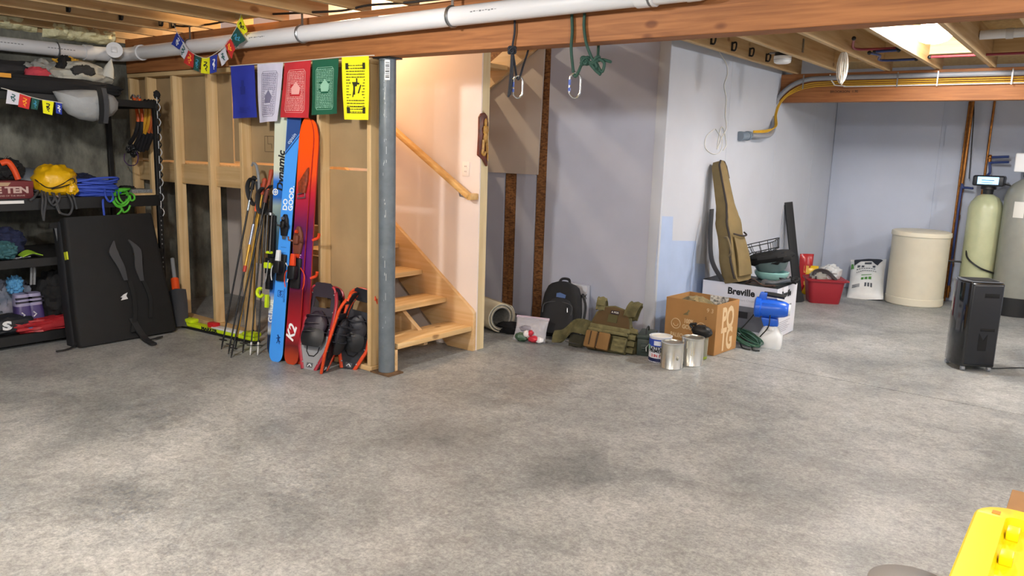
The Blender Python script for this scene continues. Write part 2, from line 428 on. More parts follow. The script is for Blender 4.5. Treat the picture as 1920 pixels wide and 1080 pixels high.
# ceiling: subfloor with the stair opening, joists
cb = MB()
cb.box((XL, YN, ZC), (XR, YB+.14, ZC+.02)).box((-3.95, YB+.14, ZC), (XR, YF, ZC+.02)).box((XL, YW, ZC), (-3.95, YF, ZC+.02))
ceil = struct(cb.build('ceiling', m_sub))
jm = MB().box((-.019, YN, 0), (.019, YB+.07, .24)).mesh('joist', m_joist)
jm2 = MB().box((-.019, YB+.07, 0), (.019, 8.63, .24)).mesh('joist', m_joist)
for i in range(-10, 13):
    x = -2.79+.447*i
    put('joist', jm, ceil, (x, 0, ZJ+.001))
    if i >= 0: put('joist', jm2, ceil, (x, 0, ZJ+.001))
for x0, y in ((-5.47, 3.60), (-3.24, 3.45)):
    put('blocking', MB().box((x0+.02, y, 2.52), (x0+.427, y+.04, ZC)).mesh('blocking', m_plate), ceil)
for i, y in ((1, 5.55), (1, 8.2), (2, 8.25), (3, 7.9), (4, 8.2)):
    x0 = -2.79+.447*i
    put('blocking', MB().box((x0+.02, y, 2.56), (x0+.427, y+.04, ZC)).mesh('blocking', m_plate), ceil)
# beams
b1 = struct(MB().box((XL+.02, YB, 2.19), (XR, YB+.14, ZJ)).build('trim_2', m_beam, bevel=.003, seg=1))
b2 = struct(MB().box((XS+.02, 8.5, 2.2), (XR, 8.63, ZJ)).build('trim_3', m_beam, bevel=.003, seg=1))
b1['label'] = 'long orange brown main beam carrying the joists'; b2['label'] = 'second orange brown beam at the back of the room'
# printed stamps on the beams
for x, s, sz in ((onY(1030, 36, YB-.001).x, 'WN', .032), (onY(1065, 33, YB-.001).x, '19', .04), (-5.0, 'S P', .03)):
    text(b1, s, sz, front(x, YB-.0005, 2.415), m_ink, 'stamp')
text(b2, 'BROOKSON  1.9E', .035, front(-2.28, 8.4995, 2.30), m_ink, 'stamp')

# ---- stud partition beside the stairs
wp = struct(bpy.data.objects.new('wall_partition', None)); COL.objects.link(wp)
YS = 3.70; YS2 = YS+.089
sm = MB().box((0, 0, .04), (.038, .089, 2.15)).mesh('stud', m_stud, bevel=.003, seg=1)
for x in (-7.34, -7.03, -6.60, -6.06, -5.60, -5.12, -4.63, -4.095):
    put('stud', sm, wp, (x, YS, 0))
put('top_plate', MB().box((XL+.01, YS-.002, 2.15), (-4.06, YS2, 2.188)).mesh('top_plate', m_plate, bevel=.003, seg=1), wp)
put('bottom_plate', MB().box((-5.14, YS-.002, .001), (-4.05, YS2, .039)).mesh('bottom_plate', m_plate, bevel=.003, seg=1), wp)
put('bottom_plate', MB().box((XL+.01, YS-.002, .001), (-5.58, YS2, .039)).mesh('bottom_plate', m_plate, bevel=.003, seg=1), wp)
ledge = MB().box((XL+.01, YS2-.04, 1.225), (-5.60, YS2-.001, 1.395)).mesh('landing_board', m_plate, bevel=.003, seg=1)
put('landing_board', ledge, wp)
# plasterboard on the stair side, seen from behind
dm = [m_kraft, m_peach]
def board(x0, x1, z0, z1, y0=YS2+.001, t=.012):
    b = MB(); b.box((x0, y0, z0), (x1, y0+t, z1)); me = b.mesh('drywall_sheet', dm)
    for p in me.polygons:
        if p.normal.y > .5: p.material_index = 1
    put('drywall_sheet', me, wp)
board(XL+.01, -5.82, 1.425, 2.19); board(-5.80, -4.07, 1.445, 2.19)
board(-4.62, -4.07, .04, 1.425); board(-5.10, -4.64, 1.0, 1.425); board(-5.58, -5.12, .62, 1.425)
stp = MB(); 
for a, b in (((-.06, -.06), (.06, -.06)), ((.06, -.06), (.06, .06)), ((.06, .06), (-.06, .06)), ((-.06, .06), (-.06, -.06)), ((-.02, .06), (-.02, 0)), ((-.02, 0), (.03, 0)), ((.03, 0), (.03, -.035))):
    stp.bar((a[0], 0, a[1]), (b[0], 0, b[1]), .004, .001, (0, 1, 0))
q = onY(505, 270, YS2+.0005); stp.M = Matrix(); o = stp.build('stamp', mat('stamp_ink', '#5c4a34', .9), wp); o.location = (q.x, YS2+.0004, q.z)

# ---- steel column
colm = thing('support_column', 'round grey steel support column under the main beam', 'column', (-3.965, 3.768, 0))
MB().lathe([(.056, .012), (.058, .014), (.058, 2.178), (.056, 2.18)], 32).build('post', m_steelgrey, colm)
MB().box((-.09, -.075, 0), (.10, .07, .012)).build('base_plate', mat('rusty_plate', '#6d5238', .8, var=.4, vscale=20), colm)
MB().box((-.075, -.065, 2.18), (.075, .065, 2.1895)).build('cap_plate', m_black, colm)
def wrap(r, a0, a1, z0, z1, n=8):
    return lambda u, v: (r*math.cos(a0+(a1-a0)*u), r*math.sin(a0+(a1-a0)*u), z0+(z1-z0)*v)
st = MB().sheet(wrap(.0587, math.radians(-62), math.radians(-28), 2.04, 2.17), 6, 1, .0006).build('sticker', mat('sticker_white', '#dfe3e6', .5), colm)
sb = MB()
for i in range(9): sb.sheet(wrap(.0592, math.radians(-58), math.radians(-33), 2.055+i*.012, 2.055+i*.012+(.004 if i % 3 else .007)), 4, 1, .0004)
sb.build('sticker_print', m_ink, colm)
scb = MB(); rnd = random.Random(3)
for i in range(34):
    z = .3+1.75*rnd.random(); a = math.radians(rnd.uniform(-75, -50)); h = rnd.choice((.008, .012, .02, .05))
    scb.sheet(wrap(.0584, a, a+.05*rnd.random()+.02, z, z+h), 1, 1, .0003)
scb.build('scratch_marks', mat('scratch', '#aab2b6', .6), colm)

# ---- stair wall (plasterboarded) with its bare end stud
ws = struct(bpy.data.objects.new('wall_stair', None)); COL.objects.link(ws)
YP = 4.69
put('drywall_sheet', MB().box((XL, YP, 0), (-3.905, YP+.013, 2.9)).mesh('drywall_sheet', m_peach), ws)
put('drywall_sheet', MB().box((XL, YP+.103, .0), (-3.95, YP+.115, 2.9)).mesh('drywall_sheet', m_peach), ws)
put('end_stud', MB().box((-3.943, YP+.013, 0), (-3.905, YP+.102, ZC)).mesh('end_stud', wood('end_stud_pine', '#ddcda6', '#cbb488', 2), bevel=.003, seg=1), ws)

# ---- middle wall: boards and bare sheathing strips
wm = struct(MB().box((XL, YW, 0), (XS-.02, YW+.1, ZC)).build('wall_middle', m_osb))
def panel(poly, y0, y1, m=m_lav): return put('panel', MB().prism(poly, y0, y1).mesh('panel', m, bevel=.0015, seg=1), wm)
panel([(-4.215, .01), (-3.115, .01), (-3.115, 2.62), (-4.215, 2.62)], YW-.02, YW-.001)
panel([(-4.565, .01), (-4.335, .01), (-4.335, 1.40), (-4.565, 1.40)], YW-.02, YW-.001)
panel([(-6.2, .01), (-4.71, .01), (-4.71, 1.40), (-6.2, 1.40)], YW-.02, YW-.001)
m_tan = mat('panel_tan', '#c3b8ae', .75, var=.03, vscale=2)
panel([(-6.6, 1.385), (-4.305, 1.385), (-4.275, 2.575), (-4.387, 2.507), (-4.982, 2.144), (-6.6, 1.157+.235)], YW-.036, YW-.0205, m_tan)
rnd = random.Random(5); z = .02
while z < 2.6:      # rough sheathing offcuts stacked between the boards
    h = rnd.choice((.18, .24, .26, .33)); z1 = min(z+h, 2.62)
    put('osb_strip', MB().box((-4.325+rnd.uniform(-.004, .004), YW-.012, z+.004), (-4.222, YW-.001, z1)).mesh('osb_strip', m_osb), wm)
    z = z1
for xa, xb, hh in ((-4.70, -4.640, .31), (-4.637, -4.575, .24)):
    z = .02
    while z < 1.36:
        z1 = min(z+hh, 1.38); put('osb_strip', MB().box((xa, YW-.012, z+.004), (xb, YW-.001, z1)).mesh('osb_strip', m_osb), wm); z = z1
struct(MB().box((-3.112, YW-.03, 0), (XS+.012, YW+.002, 2.6)).build('trim_4', m_white, bevel=.004))
# ---- white side wall, running slightly out of square to the far wall
wsd = struct(MB().prism([(XS, YW), (-2.865, YF), (-3.2, YF+.1), (-3.2, YW)], 0, ZC, 'xy').build('wall_side', m_white))
def sx(y): return XS+(y-YW)*(.155/(YF-YW))
m_blue = mat('primer_blue', '#a9bcdc', .65, var=.03)
def sidepatch(name, pts, m, t=.0015):
    b = MB(); P = []
    for (x, y) in pts:
        # intersect the ray with the slightly turned side wall
        d = ray(x, y); k = .155/(YF-YW); s = (XS-YW*k)/(d.x-k*d.y); P.append(EYE+d*s)
    n = len(P); off = Vector((t, 0, 0))
    b._add([p for p in P]+[p+off for p in P], [tuple(range(n)), tuple(range(2*n-1, n-1, -1))]+[(i, i+n, (i+1) % n+n, (i+1) % n) for i in range(n)])
    return b.build(name, m, wsd, smooth=False)
sidepatch('paint_patch', [(1236, 405), (1262, 406), (1260, 451), (1305, 452), (1305, 494), (1322, 495), (1318, 612), (1222, 640), (1229, 500)], m_blue)
for x0 in (7.26, 8.5, 9.7): # board joints of the side wall: thin raised tape seams
    put('seam', MB().box((sx(x0)-.001, x0, .0), (sx(x0)+.0015, x0+.05, 2.6)).mesh('seam', m_white), wsd)

# ================================================================== STAIRS
RISE, RUN = .197, .2785
stair = struct(bpy.data.objects.new('staircase', None)); COL.objects.link(stair)
stair['label'] = 'open pine basement staircase rising to the left behind the column'
tm = MB().box((-.272, 3.832, -.04), (0, 4.652, 0)).mesh('tread', m_tread, bevel=.004)
for k in range(1, 7): put('tread', tm, stair, (-3.915-RUN*(k-1), 0, .010+RISE*k))
# housed right-hand stringer: solid board with a plumb cut at the floor
def zl(x): return .215+(-3.93-x)*(RISE/RUN)
top = lambda x: zl(x)+.125
put('stringer', MB().prism([(-3.905, 0), (-3.905, top(-3.905)-.01), (-3.93, top(-3.93)), (-5.62, top(-5.62)), (-5.62, top(-5.62)-.34), (-4.18, .0)], 4.653, 4.689).mesh('stringer', m_string, bevel=.003, seg=1), stair)
# notched left-hand stringer
pts = [(-3.915, 0)]
for k in range(1, 7):
    x = -3.915-RUN*(k-1); z = .010+RISE*k-.041; pts += [(x, z), (x-RUN, z)]
pts += [(-5.6, 1.0), (-4.20, 0)]
put('stringer', MB().prism(pts, 3.803, 3.831).mesh('stringer', m_string, bevel=.002, seg=1), stair)
mid = [(p[0], p[1]) for p in pts]
put('stringer', MB().prism([(-4.05, .10), (-4.05, .166), (-5.6, 1.26), (-5.6, 1.0), (-4.3, .05)], 4.24, 4.28).mesh('stringer', m_string), stair)
for x, y in ((-4.52, 4.2), (-4.56, 4.30)):
    put('prop', MB().box((x, y, 0), (x+.038, y+.089, .17+(-3.93-x)*.7-.05)).mesh('prop', m_stud), stair)
# landing and the upper flight that doubles back
put('landing', MB().box((XL+.01, 3.81, 1.36), (-5.60, 4.68, 1.405)).mesh('landing', m_tread), stair)
put('landing', MB().box((XL+.01, 4.68, 1.36), (-6.15, 6.02, 1.405)).mesh('landing', m_tread), stair)
tm2 = MB().box((0, 4.81, -.04), (.272, 5.98, 0)).mesh('tread', m_tread, bevel=.004)
rm2 = MB().box((.25, 4.81, -.20), (.268, 5.98, -.041)).mesh('riser', m_tread)
for j in range(1, 8):
    put('tread', tm2, stair, (-6.05+RUN*(j-1), 0, 1.405+RISE*j))
put('stringer', MB().prism([(-6.1, 1.42), (-4.387, 2.507), (-4.1, 2.69), (-4.3, 2.80), (-6.1, 1.66)], 5.985, 6.02).mesh('stringer', m_string), stair)
put('stringer', MB().prism([(-6.1, 1.42), (-4.387, 2.507), (-4.1, 2.69), (-4.3, 2.80), (-6.1, 1.66)], 4.81, 4.845).mesh('stringer', m_string), stair)

# ---- handrail
rail = thing('handrail', 'sloping golden pine handrail on the stairwell wall', 'handrail')
m_rail = wood('rail_pine', '#e0b878', '#cb9a55', 0, rough=.4, knots=False)
a = onY(880, 369, 4.60); b_ = onY(735, 240, 4.60); d = (b_-a).normalized(); far = a+d*2.2
MB().bar(a, far, .045, .06, (0, 1, 0)).build('rail', m_rail, rail, bevel=.014, seg=3)
MB().bar(a+Vector((0, -.012, 0)), a+Vector((0, .085, 0)), .045, .05).build('return_end', m_rail, rail, bevel=.008)
for t in (.12, 1.5):
    p = a+d*t
    MB().tube([p+Vector((0, 0, -.025)), p+Vector((0, .01, -.06)), p+Vector((0, .086, -.075))], .008).build('bracket', m_zinc, rail)
# ---- outlet plate
q = onY(874, 317, YP)
sw = thing('wall_outlet', 'white double wall outlet plate at the end of the stair wall', 'outlet', (q.x, YP-.0005, q.z))
MB().box((-.036, -.006, -.057), (.036, 0, .057)).build('cover_plate', mat('plate_white', '#eee2d8', .4), sw, bevel=.003)
for z in (-.02, .02):
    r = MB().lathe([(.017, 0), (.017, .003)], 16)
    r.v = [Vector((v.x, -v.z-.006, v.y+z)) for v in r.v]; o = r.build('receptacle', mat('plate_white', '#eee2d8', .4), sw)
    MB().box((-.008, -.0098, z-.004), (-.005, -.0091, z+.006)).box((.005, -.0098, z-.004), (.008, -.0091, z+.006)).build('slot', m_ink, o)
# ---- carved ornament on the end stud
q = onX(903, 262, -3.905)
orn = thing('carved_plaque', 'dark wooden plaque with a golden carved figure on the stair wall end', 'plaque', M=frame((-3.9045, q.y+.0, q.z), (0, 1, 0), (-1, 0, 0), (0, 0, 1)))
pl = [(-.052, .17), (-.03, .198), (.01, .205), (.04, .18), (.055, .13), (.058, -.19), (.05, -.205), (.0, -.15), (-.058, -.12), (-.05, .05)]
MB().prism(pl, -.022, 0).build('board', mat('dark_stain', '#4a2418', .4, col2='#6b2f20', vscale=20), orn, bevel=.006)
gold = mat('carved_gold', '#b98b3e', .45, var=.3, vscale=40)
g = MB()
g.blob((.01, -.03, .13), (.03, .02, .06), .1, 3, 1); g.blob((.012, -.03, .075), (.06, .02, .07), .15, 4, 2); g.blob((.01, -.03, .02), (.045, .02, .08), .12, 4, 3)
g.tube(smooth_path([(-.01, -.028, .0), (-.012, -.028, -.06), (-.02, -.028, -.1), (.0, -.028, -.115), (.012, -.028, -.09)], 5), .011, 8)
g.tube(smooth_path([(.03, -.028, .05), (.04, -.028, -.05), (.046, -.028, -.16)], 5), [.006]*10+[.003], 8); g.tube([(.02, -.028, -.01), (.03, -.028, -.1)], .005, 6)
g.build('carved_figure', gold, orn)

# ================================================================== PIPES, WIRES, LAMPS
# ---- white drain pipe along the left wall and the main beam
YPI = 3.60
drain = thing('drain_pipe', 'long white plastic drain pipe under the joists along the beam', 'pipe')
def zp(x): return 2.345+(x+6.74)*.0085
R_ = .056
MB().tube([(-6.93, YPI, zp(-6.93)), (-1.72, YPI, zp(-1.72))], R_, 24).build('pipe_run', m_pvc, drain)
MB().tube([(-7.20, .6, 2.30), (-7.20, 3.30, 2.325)], R_, 24).build('pipe_run', m_pvc, drain)
fit = MB().tube(smooth_path([(-7.20, 3.28, 2.325), (-7.20, 3.42, 2.328), (-7.13, 3.56, 2.335), (-7.02, YPI, 2.34), (-6.9, YPI, 2.345)], 6), .060, 24)
fit.tube([(-7.20, 3.26, 2.325), (-7.20, 3.33, 2.325)], .066, 24).tube([(-6.92, YPI, 2.344), (-6.86, YPI, 2.3445)], .066, 24)
fit.build('elbow_fitting', m_pvc, drain)
cdir = Vector((.86, -.5, .06)).normalized(); c0 = Vector((-7.12, 3.50, 2.34))
capb = MB().tube([c0, c0+cdir*.15], .058, 24).tube([c0+cdir*.13, c0+cdir*.17], .066, 24)
cp = capb.build('cleanout_plug', m_pvc, drain)
cx_ = cdir.cross(Vector((0, 0, 1))).normalized()
b = MB(frame(c0+cdir*.17, cx_, cx_.cross(cdir)*-1, cdir)); b.box((-.022, -.022, 0), (.022, .022, .022)); b.build('square_nub', m_pvc, cp, bevel=.003)
for px in (1212,):
    x = onY(px, 8, YPI).x; MB().tube([(x-.05, YPI, zp(x)), (x+.05, YPI, zp(x))], .064, 24).build('coupling', m_pvc, drain)
MB().tube(smooth_path([(-1.73, YPI, zp(-1.73)), (-1.64, YPI, zp(-1.7)+.01), (-1.60, YPI, zp(-1.7)+.08), (-1.60, YPI, 2.7)], 5), .060, 20).build('elbow_fitting', m_pvc, drain)
for x in [onY(p, y, YPI).x for p, y in ((357, 90), (567, 66), (848, 32), (1222, 8))]:
    h = MB(); z = zp(x)
    h.tube([(x, YPI+.060*math.cos(a), z+.060*math.sin(a)) for a in [2*math.pi*i/20 for i in range(20)]], .006, 6, closed=True, flat=2)
    h.box((x-.010, YPI-.002, z+.06), (x+.010, YPI+.002, 2.60)); h.build('pipe_strap', m_zinc, drain)
h = MB(); y = onX(106, 93, -7.2).y
h.tube([(-7.20+.060*math.cos(a), y, 2.315+.060*math.sin(a)) for a in [2*math.pi*i/20 for i in range(20)]], .006, 6, closed=True, flat=2)
h.build('pipe_strap', m_zinc, drain)
pr = MB()
for x0 in (-5.2, -3.05, -2.3): 
    for i in range(9): pr.box((x0+i*.022, YPI-R_-.0012, zp(x0)+.002*(i % 3)), (x0+i*.022+.014, YPI-R_+.001, zp(x0)+.006+.002*(i % 2)))
for y0 in (2.55, 2.95):
    for i in range(9): pr.box((-7.20+R_-.001, y0+i*.025, 2.322), (-7.20+R_+.0012, y0+i*.025+.016, 2.328))
pr.build('printed_marks', mat('grey_print', '#77797c', .7), drain)

# ---- dome lamp between the joists of the back bay
q = onZ(1757, 66, 2.575)
lamp = thing('ceiling_lamp', 'glowing white dome lamp between the joists of the back bay', 'lamp', (-2.79+.447*3.5, q.y, 2.73))
MB().box((-.11, -.11, -.045), (.11, .11, -.001)).build('junction_box', mat('box_blue', '#4f86b8', .5), lamp, bevel=.006)
MB().lathe([(.07, -.046), (.10, -.055), (.10, -.075)], 28).build('lamp_base', m_pvc, lamp)
MB().lathe([(.001, -.215), (.05, -.212), (.095, -.195), (.125, -.16), (.130, -.12), (.115, -.09), (.10, -.076)], 32).build('glass_dome', mat('lamp_glow', '#ffffff', .4, emit=130), lamp)

# ---- smoke alarm
q = onZ(1467, 113, 2.48)
sd = thing('smoke_alarm', 'round white smoke alarm on a joist of the back bay', 'smoke alarm', (q.x, q.y, 2.655))
MB().box((-.12, -.015, -.115), (-2.34-q.x+.019, .015, -.10)).box((-2.34-q.x+.019, -.015, -.115), (-2.34-q.x+.024, .015, .0)).build('mounting_strip', m_zinc, sd)
MB().lathe([(.07, -.14), (.07, -.11)], 28).build('mounting_box', m_black, sd)
MB().lathe([(.001, -.205), (.055, -.205), (.072, -.195), (.076, -.175), (.076, -.14)], 32).build('cover', mat('alarm_white', '#f2f2f0', .4), sd)
MB().tube([(.0766*math.cos(a), .0766*math.sin(a), -.172) for a in [2*math.pi*i/32 for i in range(32)]], .002, 5, closed=True).build('vent_ring', mat('vent_grey', '#8a8a8a', .6), sd)

# ---- coil of white cable hanging from a joist
q = onZ(1585, 82, 2.56)
cl = thing('cable_coil', 'coil of thin white cable hanging from a joist', 'cable', (q.x, q.y, 2.56)); rnd = random.Random(11)
mw = mat('cable_white', '#e6e2d8', .5)
for i in range(9):
    w = rnd.uniform(.02, .055); h = rnd.uniform(.22, .27); t = rnd.uniform(0, 3.1); dx = rnd.uniform(-.012, .012)
    ptsl = [(dx+w*math.sin(a)*math.cos(t), w*math.sin(a)*math.sin(t), -h/2-.06+h/2*math.cos(a)) for a in [2*math.pi*k/18 for k in range(18)]]
    MB().tube(ptsl, .0042, 6, closed=True).build('loop', mw, cl)
MB().tube(smooth_path([(0, 0, -.06), (.004, 0, -.02), (-.02, 0, .03), (-.05, .0, .05)], 5), .005, 6).build('tail', mw, cl)

# ---- red and blue water lines through the joists
m_red = mat('pex_red', '#8a2a38', .4); m_pex = mat('pex_blue', '#2c3f78', .4); m_brass = mat('brass', '#7d6235', .35, .8)
def pex(label, pts, m, r=.011):
    t = thing('water_line', label, 'pipe'); MB().tube(pts, r, 10).build('tube', m, t)
    for p in (pts[0], pts[-1]):
        MB().blob(p, (.035, .035, .035), 0, 1, 0, 10, 6).build('crimp_fitting', m_black, t)
    return t
def pz(x, y, z): return onZ(x, y, z)
pex('short red water line with a bend beside the white cable coil', smooth_path([pz(1601, 72, 2.56), pz(1602, 91, 2.54), pz(1640, 92, 2.54), pz(1683, 90, 2.54)], 5), m_red)
pex('short blue water line just below the bent red one', [pz(1640, 97, 2.52), pz(1685, 94, 2.52)], m_pex)
pex('stepped blue water line in front of the lit joist bay', smooth_path([pz(1630, 99, 2.515), pz(1650, 104, 2.515), pz(1652, 113, 2.515), pz(1718, 111, 2.515)], 4), m_pex)
y_ = pz(1810, 104, 2.53).y
pex('long red water line running on to the right past the lamp', [(pz(1745, 108, 2.53).x, y_, 2.53), (.8, y_, 2.53)], m_red)
# white waste pipe at the right
wpz = pz(1870, 64, 2.62)
wp2 = thing('waste_pipe', 'short white waste pipe with grey collar at the upper right', 'pipe')
MB().tube([(pz(1838, 66, 2.62).x, wpz.y, 2.62), (1.4, wpz.y, 2.64)], .036, 18).build('pipe_run', m_pvc, wp2)
MB().tube([(wpz.x+.06, wpz.y, 2.6205), (wpz.x+.11, wpz.y, 2.621)], .041, 18).build('collar', mat('collar_grey', '#c6c6c6', .4), wp2)
MB().tube([(pz(1838, 66, 2.62).x, wpz.y, 2.62), (pz(1838, 66, 2.62).x-.05, wpz.y, 2.62), (pz(1838, 66, 2.62).x-.09, wpz.y, 2.60)], .018, 10).build('black_adapter', m_black, wp2)

# ---- clips that hold cable on the joist sides
cm = MB().tube(smooth_path([(0, 0, .03), (.035, 0, .035), (.04, 0, 0), (.03, 0, -.03), (.008, 0, -.028)], 4), .008, 6).box((-.001, -.012, -.035), (.008, .012, .04)).mesh('cable_clip', m_black)
for i, (px, py) in enumerate(((1333, 77), (1372, 91), (1405, 102), (1436, 113))):
    o = put('cable_clip', cm, None, (-2.79+.020, onX(px, py, -2.77).y, 2.55))
    tag(o, ('nearest', 'second', 'third', 'farthest')[i]+' black cable clip on the first joist behind the main beam', 'clip', 'cable clips on the first back joist')
for i, (px, py) in enumerate(((126, 8), (225, 27), (300, 40), (377, 47))):
    x = -2.79+.447*round((onZ(px, py, 2.55).x+2.79)/.447)
    o = put('cable_clip', cm, None, (x+.020, min(onX(px, py, x+.02).y, 3.6), 2.55))
    tag(o, ('leftmost', 'second from left', 'third from left', 'rightmost')[i]+' black cable clip on the front joists above the foam', 'clip', 'cable clips on the left joists')

# ---- grey conduit and yellow cables on the back beam
YC = 8.46
kx = lambda px, py, dy=0: onY(px, py, YC-dy)
def sidept(x, y, off=.02):
    d = ray(x, y); k = .155/(YF-YW); s = (XS+off-YW*k)/(d.x-k*d.y); return EYE+d*s
cd = thing('conduit', 'thick grey conduit along the back beam bending down to the white wall', 'conduit')
end = sidept(1408, 254, .06)
path = [(2.9, YC, 2.42), (kx(1700, 142).x, YC, kx(1700, 142).z), kx(1560, 146), kx(1510, 150), kx(1478, 165), kx(1455, 190, .02), (kx(1447, 215, .06)), (kx(1450, 240, .2)), sidept(1440, 254, .10), end]
MB().tube(smooth_path(path, 8), .024, 14).build('tube', mat('conduit_grey', '#8d8f95', .45), cd)
cpl = sidept(1395, 255, .03)
dirc = (sidept(1410, 255, .05)-sidept(1383, 256, .02)).normalized()
MB().tube([cpl-dirc*.07, cpl+dirc*.07], .042, 20).tube([cpl+dirc*.05, cpl+dirc*.085], .047, 20).tube([cpl-dirc*.085, cpl-dirc*.05], .047, 20).build('coupling', mat('coupling_grey', '#74818f', .45), cd)
m_yel = mat('cable_yellow', '#d2a52a', .5)
for i in range(3):
    dz = -.038-.019*i
    t = [Vector((2.9, YC+.01, 2.42+dz)), Vector((path[1][0], YC+.01, path[1][2]+dz)), path[2]+Vector((0, .01, dz)), path[3]+Vector((.02, .01, dz-.004)), path[4]+Vector((.035, .0, dz*.8)), path[5]+Vector((.04+.010*i, 0, -.01)), path[6]+Vector((.035+.009*i, 0, 0)), path[7]+Vector((.02+.01*i, -.02, .02)), path[8]+Vector((.0, -.03, .035+.01*i)), end+Vector((.03, -.02, .028+.008*i))]
    o = thing('yellow_cable', ('upper', 'middle', 'lower')[i]+' of three yellow cables strapped below the grey conduit', 'cable', group='yellow cables on the back beam')
    MB().tube(smooth_path(t, 7), .0052, 7).build('cable', m_yel, o)
o = thing('white_cable', 'thin white cable below the yellow cables on the back beam', 'cable')
MB().tube(smooth_path([(2.9, YC+.01, 2.345), kx(1700, 160), kx(1580, 161), kx(1562, 155), (kx(1556, 140))], 7), .006, 7).build('cable', mw, o)
for i, px in enumerate((1509, 1685, 1760, 1899)):
    p = kx(px, 140); b = MB().box((p.x-.006, YC-.03, 2.33), (p.x+.006, YC-.026, 2.47)); o = b.build('cable_strap', m_zinc); tag(o, ('leftmost', 'second', 'third', 'rightmost')[i]+' narrow metal strap holding the grey conduit to the back beam', 'strap', 'straps on the conduit')
# ---- loose white wire on the side wall
o = thing('loose_wire', 'thin loose white wire hanging in loops on the white wall', 'wire')
MB().tube(smooth_path([sidept(x, y, .006) for x, y in ((1349, 98), (1362, 120), (1364, 140), (1358, 160), (1362, 185), (1360, 215), (1362, 240), (1352, 260), (1345, 280), (1350, 245), (1356, 240), (1362, 270), (1356, 282))], 6), .004, 5).build('wire', mw, o)
MB().tube(smooth_path([sidept(x, y, .006) for x, y in ((1340, 242), (1325, 255), (1322, 275), (1335, 288), (1350, 285), (1354, 262), (1342, 242))], 6), .003, 5).build('loop', mw, o)
# ---- dark cable stapled below the front joists
o = thing('dark_cable', 'dark cable stapled under the joists above the drain pipe', 'cable')
MB().tube(smooth_path([onY(x, y, 3.62) for x, y in ((150, -30), (300, 40), (378, 47), (470, 30), (560, 24), (640, 20), (690, 10), (760, 5), (860, -6), (1000, -22))], 6), .008, 6).build('cable', mat('cable_dark', '#2b2622', .6), o)

# ================================================================== UTILITY CORNER (far right)
def cyl_thing_center(px, py, R):
    p = flr(px, py); d = Vector((p.x, p.y, 0)).normalized(); return p+d*R
# ---- brine tank
Rb = .305
c = cyl_thing_center(1711, 576, Rb); zt = hz(432, c)
bt = thing('brine_tank', 'round beige plastic brine tank with a flat lid', 'tank', c)
m_beige = mat('tank_beige', '#d3cdb9', .5, var=.03)
MB().lathe([(Rb-.01, 0), (Rb, .01), (Rb, .085), (Rb-.006, .09), (Rb-.004, .10), (Rb-.004, zt-.07), (Rb-.001, zt-.062)], 48).build('body', m_beige, bt)
MB().lathe([(Rb+.006, zt-.06), (Rb+.008, zt-.05), (Rb+.006, zt-.012), (Rb-.03, zt), (Rb-.10, zt+.004), (.001, zt+.004)], 48).build('lid', mat('lid_beige', '#ded7c2', .45), bt)
MB().tube([(Rb-.02, .1, .52), (Rb+.1, .12, .52), (Rb+.3, .2, .47)], .010, 8).build('overflow_hose', m_black, bt)
# ---- water softener cylinder
Rs = .172
cs = Vector((-.98, 10.13, 0)); cs.x = flr(1826, 575).x+.02; cs = onY(1824, 568, 10.12); cs.z = 0
zs = hz(364, cs)
m_resin = mat('resin_tank', '#b4b893', .33, var=.06, vscale=10)
so = thing('softener_tank', 'pale green water softener cylinder with a black digital head', 'tank', cs)
MB().lathe([(Rs-.01, 0), (Rs, .02), (Rs, zs-.16), (Rs-.02, zs-.09), (Rs-.06, zs-.035), (.06, zs-.005), (.05, zs)], 40).build('vessel', m_resin, so)
hd = MB().lathe([(.05, zs-.005), (.055, zs+.05), (.075, zs+.055), (.075, zs+.10)], 24).build('valve_neck', m_black, so)
vz = zs+.09
vf = MB(); vf.box((-.15, -.13, vz), (.15, .12, vz+.115)); head = vf.build('control_head', mat('head_black', '#1b1d22', .4), so, bevel=.02, seg=3)
MB().box((-.1, -.137, vz+.02), (.1, -.1295, vz+.1)).build('display', mat('lcd_blue', '#7fb6e8', .3, emit=1.2), head)
MB().box((-.06, -.1385, vz+.035), (.045, -.137, vz+.04)).box((-.06, -.1385, vz+.06), (.06, -.137, vz+.067)).build('display_text', mat('lcd_text', '#23406b', .5), head)
MB().tube(smooth_path([(-.12, -.05, zs-.55), (-.10, -.16, zs-.70), (.03, -.20, zs-.80), (.17, -.10, zs-.86)], 6), .010, 8).build('drain_hose', m_black, so)
MB().tube(smooth_path([(.14, -.03, vz+.03), (.22, -.05, vz), (.24, -.05, vz-.14), (.17, -.05, vz-.26)], 6), .008, 8).build('power_cord', m_black, so)
# ---- tall grey filter cylinder
Rg = .222
cg = cyl_thing_center(1888, 594, Rg); cg = onY(1897, 588, 10.06); cg.z = 0
zg = hz(334, cg)
m_grey = mat('filter_tank', '#8e8f87', .3, var=.06, vscale=12)
fg = thing('filter_tank', 'tall grey filter cylinder with a white control head and paper label', 'tank', cg)
MB().lathe([(Rg+.004, 0), (Rg+.004, .20), (Rg-.01, .205)], 40).build('foot', m_black, fg)
MB().lathe([(Rg-.01, .19), (Rg, .21), (Rg, zg-.22), (Rg-.02, zg-.13), (Rg-.06, zg-.07), (Rg-.12, zg-.025), (.06, zg-.002), (.055, zg)], 44).build('vessel', m_grey, fg)
MB().lathe([(.055, zg-.004), (.075, zg+.01), (.075, zg+.06)], 24).build('valve_neck', m_black, fg)
h2 = MB().box((-.16, -.15, zg+.06), (.18, .14, zg+.26)).build('control_head', mat('head_white', '#f4f4f4', .4), fg, bevel=.015, seg=3)
